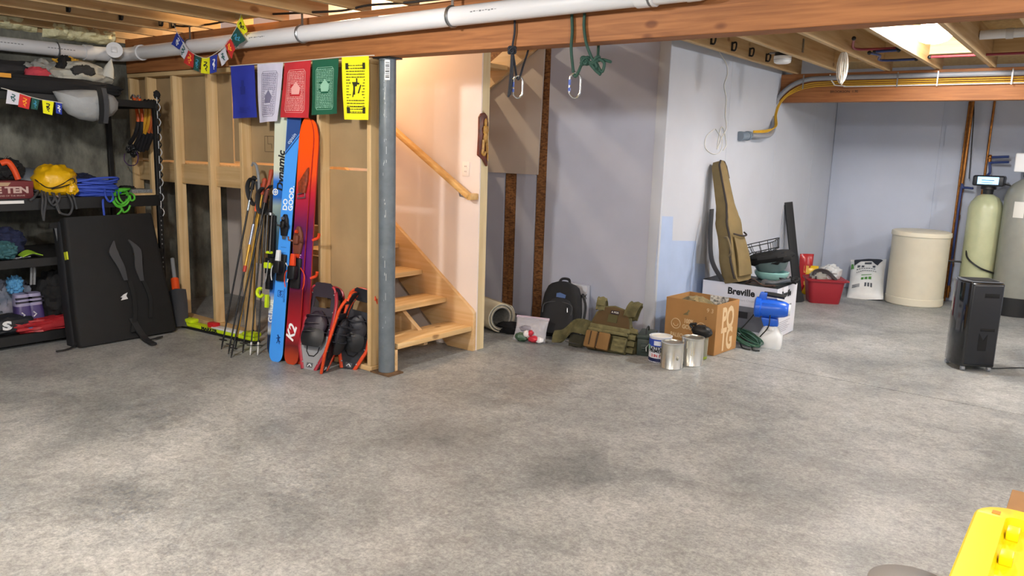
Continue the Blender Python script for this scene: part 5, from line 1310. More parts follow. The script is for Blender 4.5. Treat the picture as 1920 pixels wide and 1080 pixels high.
t, L = pole('long thin black pole with a dark orange grip, reaching highest', (433, 671), (510, 318), m_pk, m_gro, .16)
MB().tube([(0, 0, L-.26), (0, 0, L-.16)], .014, 12).build('lower_grip', mat('grip_brown', '#6a3a30', .7), t)
t, L = pole('gold shafted pole with an orange grip among the black ones', (441, 655), (497, 334), m_gold, m_gro, .13)
pole('black pole in the middle of the bundle with a black tip', (455, 662), (492, 350), m_pk, m_grk, Yt=3.66)
pole('black pole with a white tip, second from the right', (469, 666), (497, 360), m_pk, m_grk, tipm=mat('tip_white', '#d6d6d4', .5))
pole('black pole with a white tip nearest the skis', (483, 666), (500, 365), m_pk, m_grk, tipm=mat('tip_white', '#d6d6d4', .5))
pole('second gold shafted pole right behind the bundle', (474, 640), (482, 352), m_gold, None, basket=False, Yt=3.68)
# wrist straps and the grey pole top
def strap(label, P, w, m):
    t = thing('wrist_strap', label, 'strap'); MB().tube(smooth_path(P, 6), w, 8, flat=.3).build('band', m, t); return t
m_str = mat('strap_charcoal', '#26272a', .8)
q = lambda x, y, Y=3.62: onY(x, y, Y)
strap('broad black wrist strap hanging at the left of the pole grips', [q(480, 335), q(470, 335), q(464, 350), q(468, 372), q(478, 385), q(485, 365), q(482, 340)], .022, m_str)
strap('black wrist strap hanging in the middle of the pole grips', [q(492, 352, 3.60), q(484, 365, 3.60), q(486, 395, 3.60), q(494, 398, 3.60), q(498, 370, 3.60)], .024, m_str)
strap('black wrist strap below the highest orange grip', [q(508, 348, 3.61), q(500, 360, 3.61), q(499, 395, 3.61), q(506, 400, 3.61), q(511, 365, 3.61)], .020, m_str)
hk_ = thing('pole_handle', 'grey curved pole handle sticking up above the straps', 'handle top')
MB().tube(smooth_path([q(486, 360), q(485, 335), q(481, 312), q(475, 306), q(472, 311)], 6), [.011]*20+[.007]*5, 9).build('handle', mat('handle_grey', '#7e848a', .4), hk_)

# --- snowshoes
def snowshoe(label, p0, p1, wd, m_deck, m_frame, m_dark, L=.60, w=.20, tailm=None, logo=True):
    M, d = lean(p0, p1, wd); t = thing('snowshoe', label, 'snowshoe', M=M, group='snowshoes by the stud wall')
    H = lambda z: (.45+.55*min(1, z/.16)) if z < .16 else (1.0 if z < L-.18 else .55+.45*math.sqrt(max(0, 1-((z-(L-.18))/.18)**2)))
    N = 24; zs_ = [L*i/N for i in range(N+1)]
    bend = lambda z: -.05*max(0, (z-L*.72)/(L*.28))**2
    tail_z = L*.40
    def deck(z0, z1, x0, x1):
        return lambda u, v: ((x0+(x1-x0)*u)*w/2*H(z0+(z1-z0)*v), bend(z0+(z1-z0)*v), z0+(z1-z0)*v)
    MB().sheet(deck(0, tail_z, -.92, .92), 6, 8, .006).build('tail_deck', m_deck, t)
    MB().sheet(deck(tail_z, L*.66, -.92, -.45), 3, 6, .006).build('side_deck', m_dark, t)
    MB().sheet(deck(tail_z, L*.66, .45, .92), 3, 6, .006).build('side_deck', m_dark, t)
    MB().sheet(deck(L*.64, L*.72, -.92, .92), 6, 3, .008).build('cross_strip', m_dark, t)
    MB().sheet(deck(L*.84, L, -.92, .92), 6, 5, .006).build('toe_deck', m_dark, t)
    MB().sheet(deck(L*.72, L*.85, -.92, -.6), 3, 4, .006).build('side_deck', m_dark, t); MB().sheet(deck(L*.72, L*.85, .6, .92), 3, 4, .006).build('side_deck', m_dark, t)
    for s in (-1, 1):
        MB().tube([(s*w/2*H(z), bend(z), z) for z in zs_[:-2]], .011, 8, flat=1.3).build('side_rail', m_frame, t)
    MB().tube([(w/2*H(L*.9)*math.cos(a), bend(L*.95), L*.9+.06*math.sin(a)) for a in [math.pi*i/12 for i in range(13)]], .009, 8).build('toe_bar', m_dark if tailm else m_frame, t)
    # binding
    bz = L*.50
    MB().blob((0, -.035, bz), (w*.78, .075, L*.34), .10, 4, 3, 20, 12).build('binding', m_dark, t)
    MB().sheet(lambda u, v: ((u-.5)*w*.8*math.sin(math.pi*(.25+.5*v)), -.045-.035*math.sin(math.pi*u)*math.sin(math.pi*(.15+.7*v)), bz-.15+.14*v), 10, 6, .012).build('binding_pad', mat('shoe_rubber', '#1b1c1f', .5), t)
    for k in range(3): MB().tube(smooth_path([(-w*.42, -.02, bz-.06+.06*k), (-.03, -.095, bz-.05+.06*k), (w*.42, -.02, bz-.04+.06*k)], 5), .009, 6, flat=.4).build('binding_strap', m_dark, t)
    for k in range(5):
        for s in (-1, 1): MB().blob((s*w/2*H(.05+k*L*.2)*.86, bend(.05+k*L*.2)-.007, .05+k*L*.2), (.013, .010, .013), 0, 1, 0, 8, 5).build('rivet', m_zinc, t)
    MB().tube([(-.05, -.006, .17), (-.045, -.006, .13), (-.02, -.006, .10), (.02, -.006, .10), (.045, -.006, .13), (.05, -.006, .17)], .004, 6).build('deck_groove', m_ink, t)
    MB().box((-.025, -.0045, .015), (.025, -.003, .05)).build('logo_panel', mat('logo_grey', '#55565a', .5), t)
    MB().tube(smooth_path([(-.015, -.005, .022), (.0, -.005, .04), (.016, -.005, .024)], 4), .003, 5).build('logo_mark', mwht, t)
    return t
m_sg = mat('shoe_grey', '#8b8e93', .45); m_sr = mat('shoe_red', '#a02a38', .35); m_so = mat('shoe_orange', '#d8481c', .4); m_sd = mat('shoe_dark', '#22232b', .5); m_sp = mat('shoe_plum', '#2c2430', .5)
Y0 = lambda x, y, Y: onY(x, y, Y)
pA = flr(579, 693); snowshoe('grey and red snowshoe in front with its grey tail showing', pA, Y0(613, 533, pA.y+.22), (.93, .36, 0), m_sg, m_sr, m_sp, L=(Y0(613, 533, pA.y+.22)-pA).length, w=.225)
pB = flr(612, 676); snowshoe('red snowshoe half hidden behind the grey one', pB, Y0(630, 540, pB.y+.12), (.95, .30, 0), m_sd, m_sr, m_sp, L=(Y0(630, 540, pB.y+.12)-pB).length, w=.21)
pC = flr(607, 698); snowshoe('orange snowshoe turned on edge between the others', pC, Y0(657, 545, pC.y+.15), (-.44, .90, 0), m_sd, m_so, m_sd, L=(Y0(657, 545, pC.y+.15)-pC).length, w=.20)
pD = flr(652, 692); snowshoe('orange and black snowshoe inside the stud bay beside the column', pD, Y0(686, 541, pD.y+.10), (.85, .52, 0), m_sd, m_so, m_sd, L=(Y0(686, 541, pD.y+.10)-pD).length, w=.21)

# --- lime roller-ski-like board lying at the foot of the studs
a = flr(340, 614); b_ = flr(476, 646); xd = (b_-a); LL = xd.length; xd.normalize()
rs = thing('lime_ski', 'short lime green and white ski lying at the foot of the studs', 'ski', M=frame(a, xd, Vector((-xd.y, xd.x, 0)), Vector((0, 0, 1))))
m_lim = mat('lime', '#c3dd1c', .35)
def rsb(z0, z1, y0, y1, x0=0, x1=LL): return [(x0, y0), (x0+.03, y0-.0), (x1-.03, y0), (x1, y0+.02), (x1, y1-.02), (x1-.03, y1), (x0+.03, y1), (x0, y1-.02)]
MB().prism(rsb(0, 0, 0, .085), .0, .022, 'xy').build('base', m_black, rs, bevel=.004)
MB().prism(rsb(0, 0, .002, .083), .022, .050, 'xy').build('deck', m_lim, rs, bevel=.006)
MB().box((LL*.42, .006, .050), (LL*.78, .079, .066)).build('white_plate', mat('plate_wht', '#e8ebec', .35), rs, bevel=.006)
MB().box((LL*.36, .01, .050), (LL*.46, .075, .095)).build('red_binding', mat('bind_red', '#c8242c', .4), rs, bevel=.01)
MB().box((0, .0, .048), (LL*.14, .085, .085)).build('tip_block', m_lim, rs, bevel=.012)
MB().box((LL*.84, .0, .048), (LL, .085, .085)).build('tail_block', m_lim, rs, bevel=.014)
text(rs, 'MARKER', .036, front(LL*.40, .0012, .036), m_ink, sx=1.5, bold=.0015, ext=.001)
# --- snow shovel behind the crash pad
p = flr(338, 622); t1 = onY(323, 485, 3.64)
M, L = lean(p+Vector((-.10, .06, 0)), t1, (.8, .6, 0))
sv = thing('snow_shovel', 'black snow shovel with a grey shaft and orange collar behind the crash pad', 'shovel', M=M)
MB().tube([(0, 0, L*.50), (0, 0, L*1.0)], .017, 12).build('shaft', mat('shaft_grey', '#8d9094', .4), sv)
MB().tube([(0, 0, L*.54), (0, 0, L*.70)], .034, 14).build('collar', mat('collar_orange', '#e0501c', .45), sv)
MB().sheet(lambda u, v: ((u-.5)*.17*(.75+.25*math.sin(v*2)), -.05+.05*(2*u-1)**2, v*L*.52), 10, 10, .006).build('blade', mat('blade_dark', '#3a3d42', .2), sv)

# --- grey block under the stairs, seen past the red skis
p = onY(579, 590, 4.02)
gb_ = thing('grey_block', 'pale grey block on a dark crate under the stairs', 'block', (p.x, 4.0, 0))
zt_ = hz(548, (p.x, 4.0, 0)); zm_ = hz(602, (p.x, 4.0, 0))
MB().box((-.09, 0, zm_), (.10, .2, zt_)).build('block', mat('block_grey', '#8b8c8d', .9, var=.1), gb_, bevel=.006)
MB().box((-.14, -.02, 0), (.16, .24, zm_)).build('crate', m_black, gb_, bevel=.006)

# ================================================================== PRAYER FLAGS
def quad_fn(c, Y, amp=.008, seed=0, py=None):
    a, b, c_, d = [onY(x, y, Y) for x, y in c]         # top left, top right, bottom right, bottom left
    def f(u, v):
        P = (d*(1-u)+c_*u)*(1-v)+(a*(1-u)+b*u)*v
        k = 1-.7*v
        return P+Vector((0, amp*k*(math.sin(u*7+seed)+.6*math.sin(v*5+u*3+seed*2)), 0))
    return f
big = thing('prayer_flags', 'row of five large printed prayer flags hanging from the beam', 'prayer flags')
FY = 3.59
MB().tube(smooth_path([onY(x, y, FY) for x, y in ((430, 124), (480, 120), (532, 117), (586, 112), (640, 107), (693, 104), (702, 104))], 5), .003, 6).build('string', mat('string_white', '#d8d2c4', .8), big)
specs = [('blue', '#22309a', '#1a2780', ((433, 124), (476, 122), (481, 220), (437, 222))), ('white', '#cfcde0', '#77748f', ((482, 119), (531, 116), (519, 227), (485, 230))), ('red', '#c12c34', '#e9a9a4', ((533, 118), (583, 113), (577, 221), (525, 220))), ('green', '#14593f', '#8fc0a6', ((586, 113), (635, 109), (632, 213), (584, 216))), ('yellow', '#f2ea1a', '#2b2a14', ((641, 107), (692, 105), (693, 225), (646, 224)))]
for k, (nm, c1, c2, q) in enumerate(specs):
    f = quad_fn(q, FY, .007, k); mf = mat('flag_'+nm, c1, .85, var=.06, vscale=14); mp_ = mat('flagprint_'+nm, c2, .9)
    fl = MB().sheet(f, 12, 16, .0012).build('flag', mf, big); fl['label'] = nm+' prayer flag'
    rnd = random.Random(k+2); R = []
    u0, u1, v0, v1 = (.17, .83, .09, .86) if nm != 'yellow' else (.12, .88, .08, .90)
    NL = 24 if nm != 'yellow' else 17
    if nm != 'blue':
        for i in range(NL):
            v = v0+.04+(v1-v0-.08)*i/(NL-1); u = u0+.04
            while u < u1-.04:
                w_ = rnd.uniform(.04, .10)
                incenter = abs(v-(.50 if nm != 'white' else .42)) < (.11 if nm != 'yellow' else .17) and (.36 if nm != 'yellow' else .3) < u+w_*.6 < (.66 if nm != 'yellow' else .76)
                if not incenter: R.append(rect(u, v-.006, min(u+w_, u1-.04), v+.006+rnd.uniform(0, .004)))
                u += w_+rnd.uniform(.008, .02)
        # frame
        if nm != 'yellow':
            t_ = .012
            fr_ = [rect(u0+.07, v1-t_*.6, u1-.07, v1), rect(u0+.07, v0, u1-.07, v0+t_*.6), rect(u0, v0+.05, u0+t_, v1-.05), rect(u1-t_, v0+.05, u1, v1-.05), ((u0, v1-.05), (u0+t_, v1-.055), (u0+.08, v1), (u0+.06, v1)), ((u1-t_, v1-.055), (u1, v1-.05), (u1-.06, v1), (u1-.08, v1)), ((u0, v0+.05), (u0+.06, v0), (u0+.08, v0), (u0+t_, v0+.055)), ((u1, v0+.05), (u1-t_, v0+.055), (u1-.08, v0), (u1-.06, v0))]
            decal(f, fr_, .0022, 4).build('printed_frame', mp_, big)
            cv = .42 if nm == 'white' else .52
            decal(f, [((.38, cv-.10), (.63, cv-.10), (.66, cv+.02), (.36, cv+.02)), ((.36, cv+.02), (.66, cv+.02), (.515, cv+.12), (.505, cv+.12))], .0024, 4).build('printed_figure', mp_, big)
        else:
            decal(f, [rect(.40, .40, .46, .53), ((.40, .53), (.52, .53), (.56, .60), (.36, .60)), rect(.44, .56, .62, .59), ((.55, .42), (.60, .42), (.70, .55), (.66, .56)), rect(.50, .58, .545, .66), ((.36, .36), (.39, .36), (.44, .46), (.40, .48))], .0024, 3).build('printed_horse', mp_, big)
            decal(f, [rect(.14, .80, .24, .90), rect(.76, .80, .86, .90), rect(.14, .10, .26, .20), rect(.76, .10, .88, .20), rect(.28, .10, .74, .106), rect(.28, .20, .74, .206)], .0022, 3).build('printed_corner', mp_, big)
    else:
        for i in range(6): R.append(rect(.2+rnd.uniform(0, .1), .10+.02*i, .8-rnd.uniform(0, .15), .108+.02*i))
        R += [rect(.38, .45, .62, .60), rect(.44, .60, .56, .72)]
    o = decal(f, R, .0022, 1).build('printed_text', mp_, big); o['kind'] = 'stuff'
# small strings of flags
COLS = {'blue': ('#24389a', '#e6e6ea'), 'white': ('#c9c8d2', '#2f5a5a'), 'red': ('#c52d2a', '#f0a030'), 'green': ('#1c4f48', '#3f8fae'), 'yellow': ('#e6e414', '#2a2a18')}
GLY = ('\u223f', )
def small_flags(label, spec, Y, strp):
    t = thing('small_prayer_flags', label, 'prayer flags')
    MB().tube(smooth_path([onY(x, y, Y) if not callable(Y) else Y(x, y) for x, y in strp], 5), .0025, 5).build('string', mat('string_white', '#d8d2c4', .8), t)
    for k, (nm, q) in enumerate(spec):
        if callable(Y):
            A = [Y(x, y) for x, y in q]
            f = lambda u, v, A=A: (A[3]*(1-u)+A[2]*u)*(1-v)+(A[0]*(1-u)+A[1]*u)*v
        else: f = quad_fn(q, Y, .004, k)
        c1, c2 = COLS[nm]; fl = MB().sheet(f, 5, 5, .001).build('flag', mat('sflag_'+nm, c1, .85), t); fl['label'] = 'small '+nm+' prayer flag'
        rnd = random.Random(k); S = MB()
        def pt(u, v, f=f):
            P = Vector(f(u, v)); e = .02; n = (Vector(f(u+e, v))-Vector(f(u-e, v))).cross(Vector(f(u, v+e))-Vector(f(u, v-e))).normalized(); return P+n*.002
        for stroke in (((.35, .75), (.65, .72), (.5, .55), (.68, .42), (.45, .30)), ((.3, .5), (.42, .6), (.4, .4)), ((.55, .25), (.6, .18))):
            S.tube(smooth_path([pt(u+rnd.uniform(-.04, .04), v+rnd.uniform(-.03, .03)) for u, v in stroke], 3), .004, 5)
        S.build('glyph', mat('sprint_'+nm, c2, .8), t)
    return t
SY = 3.50
small_flags('short garland of ten small prayer flags sagging in front of the drain pipe', [
    ('blue', ((332, 60), (345, 77), (336, 93), (321, 83))), ('white', ((342, 75), (353, 93), (345, 111), (336, 98))), ('red', ((353, 93), (364, 101), (361, 127), (344, 117))), ('green', ((366, 103), (377, 108), (373, 135), (362, 130))), ('yellow', ((379, 108), (393, 108), (394, 139), (377, 137))), ('blue', ((394, 106), (408, 102), (406, 135), (395, 138))), ('white', ((409, 101), (422, 90), (428, 111), (416, 124))), ('red', ((421, 84), (431, 71), (441, 92), (433, 110))), ('green', ((432, 70), (444, 50), (460, 75), (443, 89))), ('yellow', ((443, 48), (452, 27), (464, 57), (457, 66)))], SY, ((322, 35), (332, 60), (353, 93), (379, 108), (394, 106), (421, 86), (444, 50), (452, 27), (456, 8)))

# ================================================================== SHELVING ON THE LEFT AND WHAT IS ON IT
XF, XB, YE = -6.43, -7.27, 3.47
ZT, ZM, ZL, ZB = 1.905, 1.13, .675, .10
shelf = thing('shelving_unit', 'black steel shelving unit along the concrete wall', 'shelving', (0, 0, 0))
m_sh = mat('shelf_black', '#101113', .5)
def post(x, y):
    b = MB().box((x-.02, y-.02, 0), (x+.02, y+.02, 1.915)); b.build('post', m_sh, shelf, bevel=.003, seg=1)
for y in (.9, YE):
    post(XF-.02, y); post(XB, y)
for z, th in ((ZT, .05), (ZM, .085), (ZL, .06), (ZB, .07)):
    MB().box((XB-.02, .9, z-.012), (XF, YE, z)).build('shelf_board', mat('shelf_deck', '#1a1a1b', .7), shelf)
    MB().box((XF-.015, .9, z-th), (XF+.006, YE, z+.006)).build('front_beam', m_sh, shelf, bevel=.002, seg=1)
    MB().box((XB, YE-.012, z-th), (XF, YE+.010, z+.004)).build('end_beam', m_sh, shelf, bevel=.002, seg=1)
holes = MB()
for i in range(22): holes.box((XF+.0005, YE-.006, .35+.04*i), (XF+.0012, YE+.002, .362+.04*i))
h_ = holes.build('post_holes', mat('hole_grey', '#8a8c8e', .6), shelf); h_['kind'] = 'stuff'
S = lambda px, py, dx=.0: onX(px, py, XF-dx)

# ---- crash pad
a0 = flr(152, 652); a1 = flr(329, 622); w_ = (a1-a0).length*1.0; mid = (a0+a1)/2
wdv = (a1-a0).normalized()
top = onX(201, 405, -6.395)
Mc, Lc = lean(Vector((mid.x-.03, mid.y, 0)), top+Vector((.01, 0, 0)), wdv)
pad = thing('crash_pad', 'big black folded crash pad with backpack straps leaning on the shelves', 'crash pad', M=Mc)
m_pad = mat('pad_fabric', '#0d0e10', .8, var=.2, vscale=12); m_web = mat('webbing_grey', '#3b3c40', .8)
wt = .735
def padring(z, k): return [(x*(1-.05*z/Lc)-.01, y, z) for x, y in rrect(wt*k+.06*(1-z/Lc), .13, .03, 3)]
loft([padring(0.0, .97), padring(.02, 1), padring(Lc*.3, 1.01), padring(Lc*.6, 1.0), padring(Lc-.02, 1), padring(Lc, .98)]).build('front_panel', m_pad, pad)
loft([[(x-.02, y+.075, z) for x, y, z in padring(zz, k*.99)] for zz, k in ((0.01, .97), (.03, 1), (Lc*.5, 1.0), (Lc-.04, 1), (Lc-.02, .98))]).build('back_panel', mat('pad_blue_black', '#101218', .8), pad)
def strap2(P, w, m=m_web, nm='strap', th=.012):
    Q = smooth_path(P, 5); n = len(Q)-1
    ws = w if isinstance(w, (list, tuple)) else [w]*2
    def f(u, v):
        k = u*(len(ws)-1); i = min(len(ws)-2, int(k)); ww_ = ws[i]*(1-(k-i))+ws[i+1]*(k-i)
        p = Q[min(n, int(round(u*n)))]; return (p.x+(v-.5)*ww_, p.y, p.z)
    return MB().sheet(f, n, 2, th).build(nm, m, pad)
strap2([(-.02, -.07, Lc*.79), (-.05, -.10, Lc*.70), (-.01, -.10, Lc*.58), (.02, -.075, Lc*.47)], [.01, .07, .055, .03], nm='shoulder_strap')
strap2([(.10, -.07, Lc*.79), (.14, -.10, Lc*.70), (.13, -.10, Lc*.56), (.15, -.075, Lc*.45)], [.01, .06, .06, .03], nm='shoulder_strap')
strap2([(.05, -.07, Lc*.46), (.06, -.08, Lc*.35), (.05, -.075, Lc*.2), (.0, -.09, .05)], .035, m_pad, 'centre_strap')
strap2([(.16, -.07, Lc*.46), (.19, -.08, Lc*.3), (.17, -.07, Lc*.14)], .03, m_pad, 'side_strap')
strap2([(.02, -.07, .16), (.045, -.11, .05), (.05, -.19, -.025), (.02, -.36, -.062)], .05, mat('webbing_black', '#1b1c1f', .8), 'trailing_strap')
strap2([(.06, -.20, -.026), (.12, -.20, -.028), (.17, -.18, -.024)], .045, mat('webbing_black', '#1b1c1f', .8), 'trailing_strap')
MB().prism([(-.04, Lc*.34), (-.01, Lc*.36), (.02, Lc*.37), (.005, Lc*.345), (.015, Lc*.32), (-.04, Lc*.315), (-.025, Lc*.335)], -.073, -.066).build('logo_tag', mat('tag_white', '#d2d4d6', .6), pad)
MB().box((-wt*.5-.01, -.05, Lc*.68), (-wt*.5+.005, .0, Lc*.74)).build('yellow_tag', mat('tag_yellow', '#c9d02a', .6), pad)
strap2([(-wt*.5-.02, .02, .10), (-wt*.5-.04, -.02, .03), (-wt*.5-.12, -.06, .006), (-wt*.5-.2, -.07, .005)], .02, m_pad, 'side_strap')

# ---- lumps: soft things built from a noisy body
def soft(name, label, cat, px, py, d, m, X=None, zbase=None, amp=.12, freq=4, seed=0, e=.85, group=None, rz=0):
    x = XF-.02-d[0]/2 if X is None else X
    p = onX(px, py, x); z = (zbase+d[2]/2) if zbase is not None else p.z
    t = thing(name, label, cat, (x, p.y, z-d[2]/2), rz, group)
    MB().blob((0, 0, d[2]/2), d, amp, freq, seed, 52, 30, e, flatbase=-d[2]/2*.94).build('body', m, t)
    return t
cb_ = mat('cloth_charcoal', '#232428', .85, var=.2, vscale=10); ck = mat('cloth_black', '#131315', .9)
# top shelf
t = soft('duffel_bag', 'long charcoal duffel bag lying on the top shelf', 'bag', 28, 150, (.40, 1.05, .26), cb_, X=-6.95, zbase=ZT+.001, amp=.06, seed=3, e=.7)
MB().tube(smooth_path([(.21, -.2, .12), (.24, -.1, .16), (.24, .1, .16), (.21, .2, .12)], 5), .014, 7).build('handle', ck, t)
t = soft('grey_jacket', 'grey and black jacket with a red hood bundled on the top shelf', 'jacket', 88, 130, (.36, .36, .27), mat('cloth_lightgrey', '#8f908c', .85, var=.15, vscale=8), X=-6.80, zbase=ZT+.001, amp=.16, seed=8)
MB().blob((.15, -.13, .155), (.12, .18, .12), .12, 4, 2).build('red_hood', mat('cloth_red', '#b03a48', .8), t)
MB().blob((.16, .05, .20), (.08, .10, .17), .2, 6, 3).build('black_panel', ck, t); MB().blob((.14, .14, .16), (.10, .10, .14), .2, 6, 5).build('grey_fold', mat('cloth_midgrey', '#6c6d6b', .85), t)
t = soft('yellow_gloves', 'black and yellow gloves lying behind the pale hat', 'gloves', 128, 127, (.22, .2, .12), mat('cloth_gold', '#c4952c', .8), X=-6.80, zbase=ZT+.20, amp=.2, seed=4)
MB().blob((.06, -.05, .09), (.10, .09, .08), .2, 4, 6).build('black_cuff', ck, t)
t = soft('pale_hat', 'pale grey floppy hat and scarf heaped on the top shelf', 'hat', 152, 148, (.32, .46, .20), mat('cloth_pale', '#a9a79c', .85, var=.12, vscale=9), X=-6.66, zbase=ZT+.075, amp=.13, freq=2.6, seed=11, e=1.0)
MB().blob((.14, -.04, .13), (.06, .18, .09), .15, 5, 7).build('dark_opening', mat('cloth_dark', '#2c2c2c', .9), t)
MB().tube([(.10, .16, .10), (.10, .18, .18), (.10, .20, .25)], [.05, .035, .004], 10).build('pointed_tip', mat('cloth_pale2', '#bdbdb6', .8), t)
t = soft('black_haul_bag', 'flat black bag lying along the front of the top shelf', 'bag', 40, 178, (.24, 1.45, .14), ck, zbase=ZT+.001, X=XF-.13, amp=.06, seed=2, e=.6)
for yy in (-.25,): MB().box((.13, yy, .10), (.165, yy+.13, .13)).build('orange_webbing', mat('webbing_orange', '#c88a2a', .7), t)
# grey sleeping pad bag draped over the edge
fa = lambda px, py: onX(px, py, XF+.03)
def drape(label, out, m, name, cat, bulge=.10):
    P = [fa(x, y) for x, y in out]; c = sum(P, Vector())/len(P); t = thing(name, label, cat, c)
    rings = []
    for k, dx in ((.02, .11), (.45, .10), (.8, .07), (1, .02), (.98, -.02), (.6, -.05), (.05, -.05)):
        rings.append([((p-c)*k+Vector((dx+.012*noise.noise(Vector((i*.9, k*3, 1))), 0, 0))) for i, p in enumerate(P)])
    loft(rings).build('body', m, t); return t, c
m_dry = mat('drybag_grey', '#9a9d9f', .5, var=.08, vscale=7, bump=.5, bscale=9)
t, c = drape('light grey dry bag strapped to the front of the top shelf', [(99, 171), (120, 169), (150, 168), (175, 169), (195, 174), (212, 180), (219, 192), (219, 205), (210, 216), (195, 222), (172, 228), (150, 224), (128, 214), (112, 195), (105, 180)], m_dry, 'dry_bag', 'dry bag')
for x0 in (173, 182):
    P = [fa(x0, 166)-c, fa(x0+1, 190)-c, fa(x0+2, 210)-c, fa(x0+2, 231)-c]
    MB().sheet(lambda u, v, P=P: Vector((.135-.03*(2*u-1)**2, P[0].y+(v-.5)*.036, P[0].z*(1-u)+P[3].z*u)), 8, 2, .006).build('strap', ck if x0 < 180 else m_web, t)
# small flags on the shelf front
small_flags('short garland of five small prayer flags hanging below the top shelf', [('white', ((14, 168), (37, 175), (34, 197), (11, 194))), ('red', ((37, 176), (58, 182), (54, 205), (34, 200))), ('green', ((60, 183), (74, 187), (70, 206), (58, 204))), ('yellow', ((79, 187), (101, 190), (98, 216), (81, 212))), ('blue', ((104, 191), (116, 194), (116, 215), (105, 212)))], lambda x, y: onX(x, y, XF+.07), ((2, 165), (14, 168), (37, 175), (58, 182), (79, 187), (104, 191), (118, 194)))

# mid shelf
p = S(0, 352); q = S(63, 362)
sbx = thing('shoe_box', 'dark red shoe box with pale lettering on the middle shelf', 'box', (XF-.36, p.y-.18, ZM+.001))
hb_ = S(30, 340).z-ZM; lb = q.y-(p.y-.18)
MB().box((0, 0, 0), (.36, lb, hb_*.72)).build('base', mat('box_red', '#5d1f24', .6), sbx, bevel=.003)
MB().box((-.003, -.003, hb_*.62), (.363, lb+.003, hb_)).build('lid', mat('box_red2', '#692428', .6), sbx, bevel=.003)
text(sbx, 'FIVE TEN', .062, side(.3645, lb-.20, hb_*.50), mat('box_print', '#b59a92', .6), sx=1.35, bold=.003)
text(sbx, 'BRAND OF THE BRAVE', .016, side(.3645, lb-.16, hb_*.20), mat('box_print', '#b59a92', .6), sx=1.2)
MB().prism([(lb-.27, hb_*.93), (lb-.25, hb_*.74), (lb-.17, hb_*.74), (lb-.15, hb_*.93)], .3632, .3642, 'yz').build('finger_notch', mat('notch_tan', '#a48a6d', .7), sbx)
b = MB().box((XF+.007, p.y-.2, ZM-.03), (XF+.012, S(43, 368).y, ZM-.008)); tag(b.build('label_strip', mat('strip_white', '#d9d9d9', .5)), 'white label strip on the edge of the middle shelf', 'label')
t = thing('ice_axe', 'orange handled ice axe with a black head lying on the shoe box', 'ice axe')
zz = ZM+hb_
MB().tube(smooth_path([S(2, 306, .12), S(15, 304, .10), S(26, 318, .10), S(34, 336, .10)], 5), .022, 9).build('shaft', mat('axe_orange', '#d24a1e', .45), t)
MB().tube(smooth_path([S(14, 292, .12), S(8, 301, .12), S(20, 304, .12), S(33, 312, .12)], 4), [.006]*4+[.015]*9, 8).build('head', m_black, t)
soft('black_gear_bag', 'small black gear bag standing on the shoe box at the left edge', 'bag', 8, 325, (.2, .24, .16), ck, zbase=zz+.002, seed=5, X=XF-.22)
t = thing('climbing_helmet', 'smooth dark grey climbing helmet behind the shoe box', 'helmet', (XF-.30, S(53, 330, .3).y, ZM+.001))
MB().lathe([(.13, 0), (.137, .05), (.135, .12), (.115, .18), (.07, .215), (.001, .225)], 28).build('shell', mat('helmet_grey', '#4e545c', .45), t)
MB().tube([(.137*math.cos(a), .137*math.sin(a), .02) for a in [2*math.pi*i/28 for i in range(28)]], .008, 6, closed=True).build('rim', m_black, t)
MB().tube(smooth_path([(.13, .03, .02), (.2, .06, .05), (.24, .12, -.0), (.2, .14, .0)], 5), .006, 6).build('chin_strap', mat('strap_pale', '#a08a86', .7), t)
py_ = S(102, 335, .14)
t = thing('stuff_sack', 'bright yellow nylon stuff sack with a drawcord on the middle shelf', 'stuff sack', (XF-.15, py_.y, ZM+.001))
ms = mat('nylon_yellow', '#d8a80e', .38, var=.10, vscale=7, bump=.6, bscale=7)
MB().blob((0, 0, .125), (.30, .31, .25), .07, 3.5, 6, 36, 22, .85, flatbase=-.12).build('body', ms, t)
MB().tube(smooth_path([(.06, -.16, .14), (.13, -.10, .08), (.155, -.02, .10), (.15, .07, .15), (.14, .09, .12), (.158, .0, .09), (.14, -.08, .07)], 5), .004, 6).build('drawcord', ck, t)
MB().blob((.135, .07, .07), (.07, .08, .10), .25, 6, 4).build('gathered_mouth', ms, t)
soft('navy_fleece', 'dark navy fleece folded behind the blue rope', 'fleece', 145, 342, (.30, .30, .17), mat('cloth_navy', '#1a2140', .9), X=-6.85, zbase=ZM+.001, seed=6)
# ropes
def rope(label, m, cx, cy, spread, n, r, seed, hang=(), name='rope', X=XF-.13, zb=None):
    rnd = random.Random(seed); c = onX(cx, cy, X); zb = ZM if zb is None else zb
    t = thing(name, label, 'rope', (X, c.y, zb+.001))
    for i in range(n):
        w = spread[0]*rnd.uniform(.55, 1); d = spread[1]*rnd.uniform(.4, 1); z0 = rnd.uniform(r, spread[2]); ph = rnd.uniform(0, 6); tl = rnd.uniform(-.35, .35)
        P = [(d*math.sin(a)+rnd.uniform(-.01, .01), w*math.cos(a)+rnd.uniform(-.012, .012), max(r, z0+tl*w*math.sin(a+ph)*.5)) for a in [2*math.pi*k/14 for k in range(14)]]
        Q = smooth_path(P+[P[0]], 2)
        MB().tube(Q[:-1], r, 7, closed=True).build('loop', m, t)
    inv = Vector((X, c.y, zb+.001))
    for P in hang: MB().tube(smooth_path([onX(x, y, XF+.028 if y > 362 else X+.05)-inv for x, y in P], 5), r, 7).build('hanging_loop', m, t)
    return t
mrb = mat('rope_blue', '#3550b8', .7); mrg = mat('rope_green', '#4fae2e', .7); mrk = mat('rope_grey', '#3c3d40', .8)
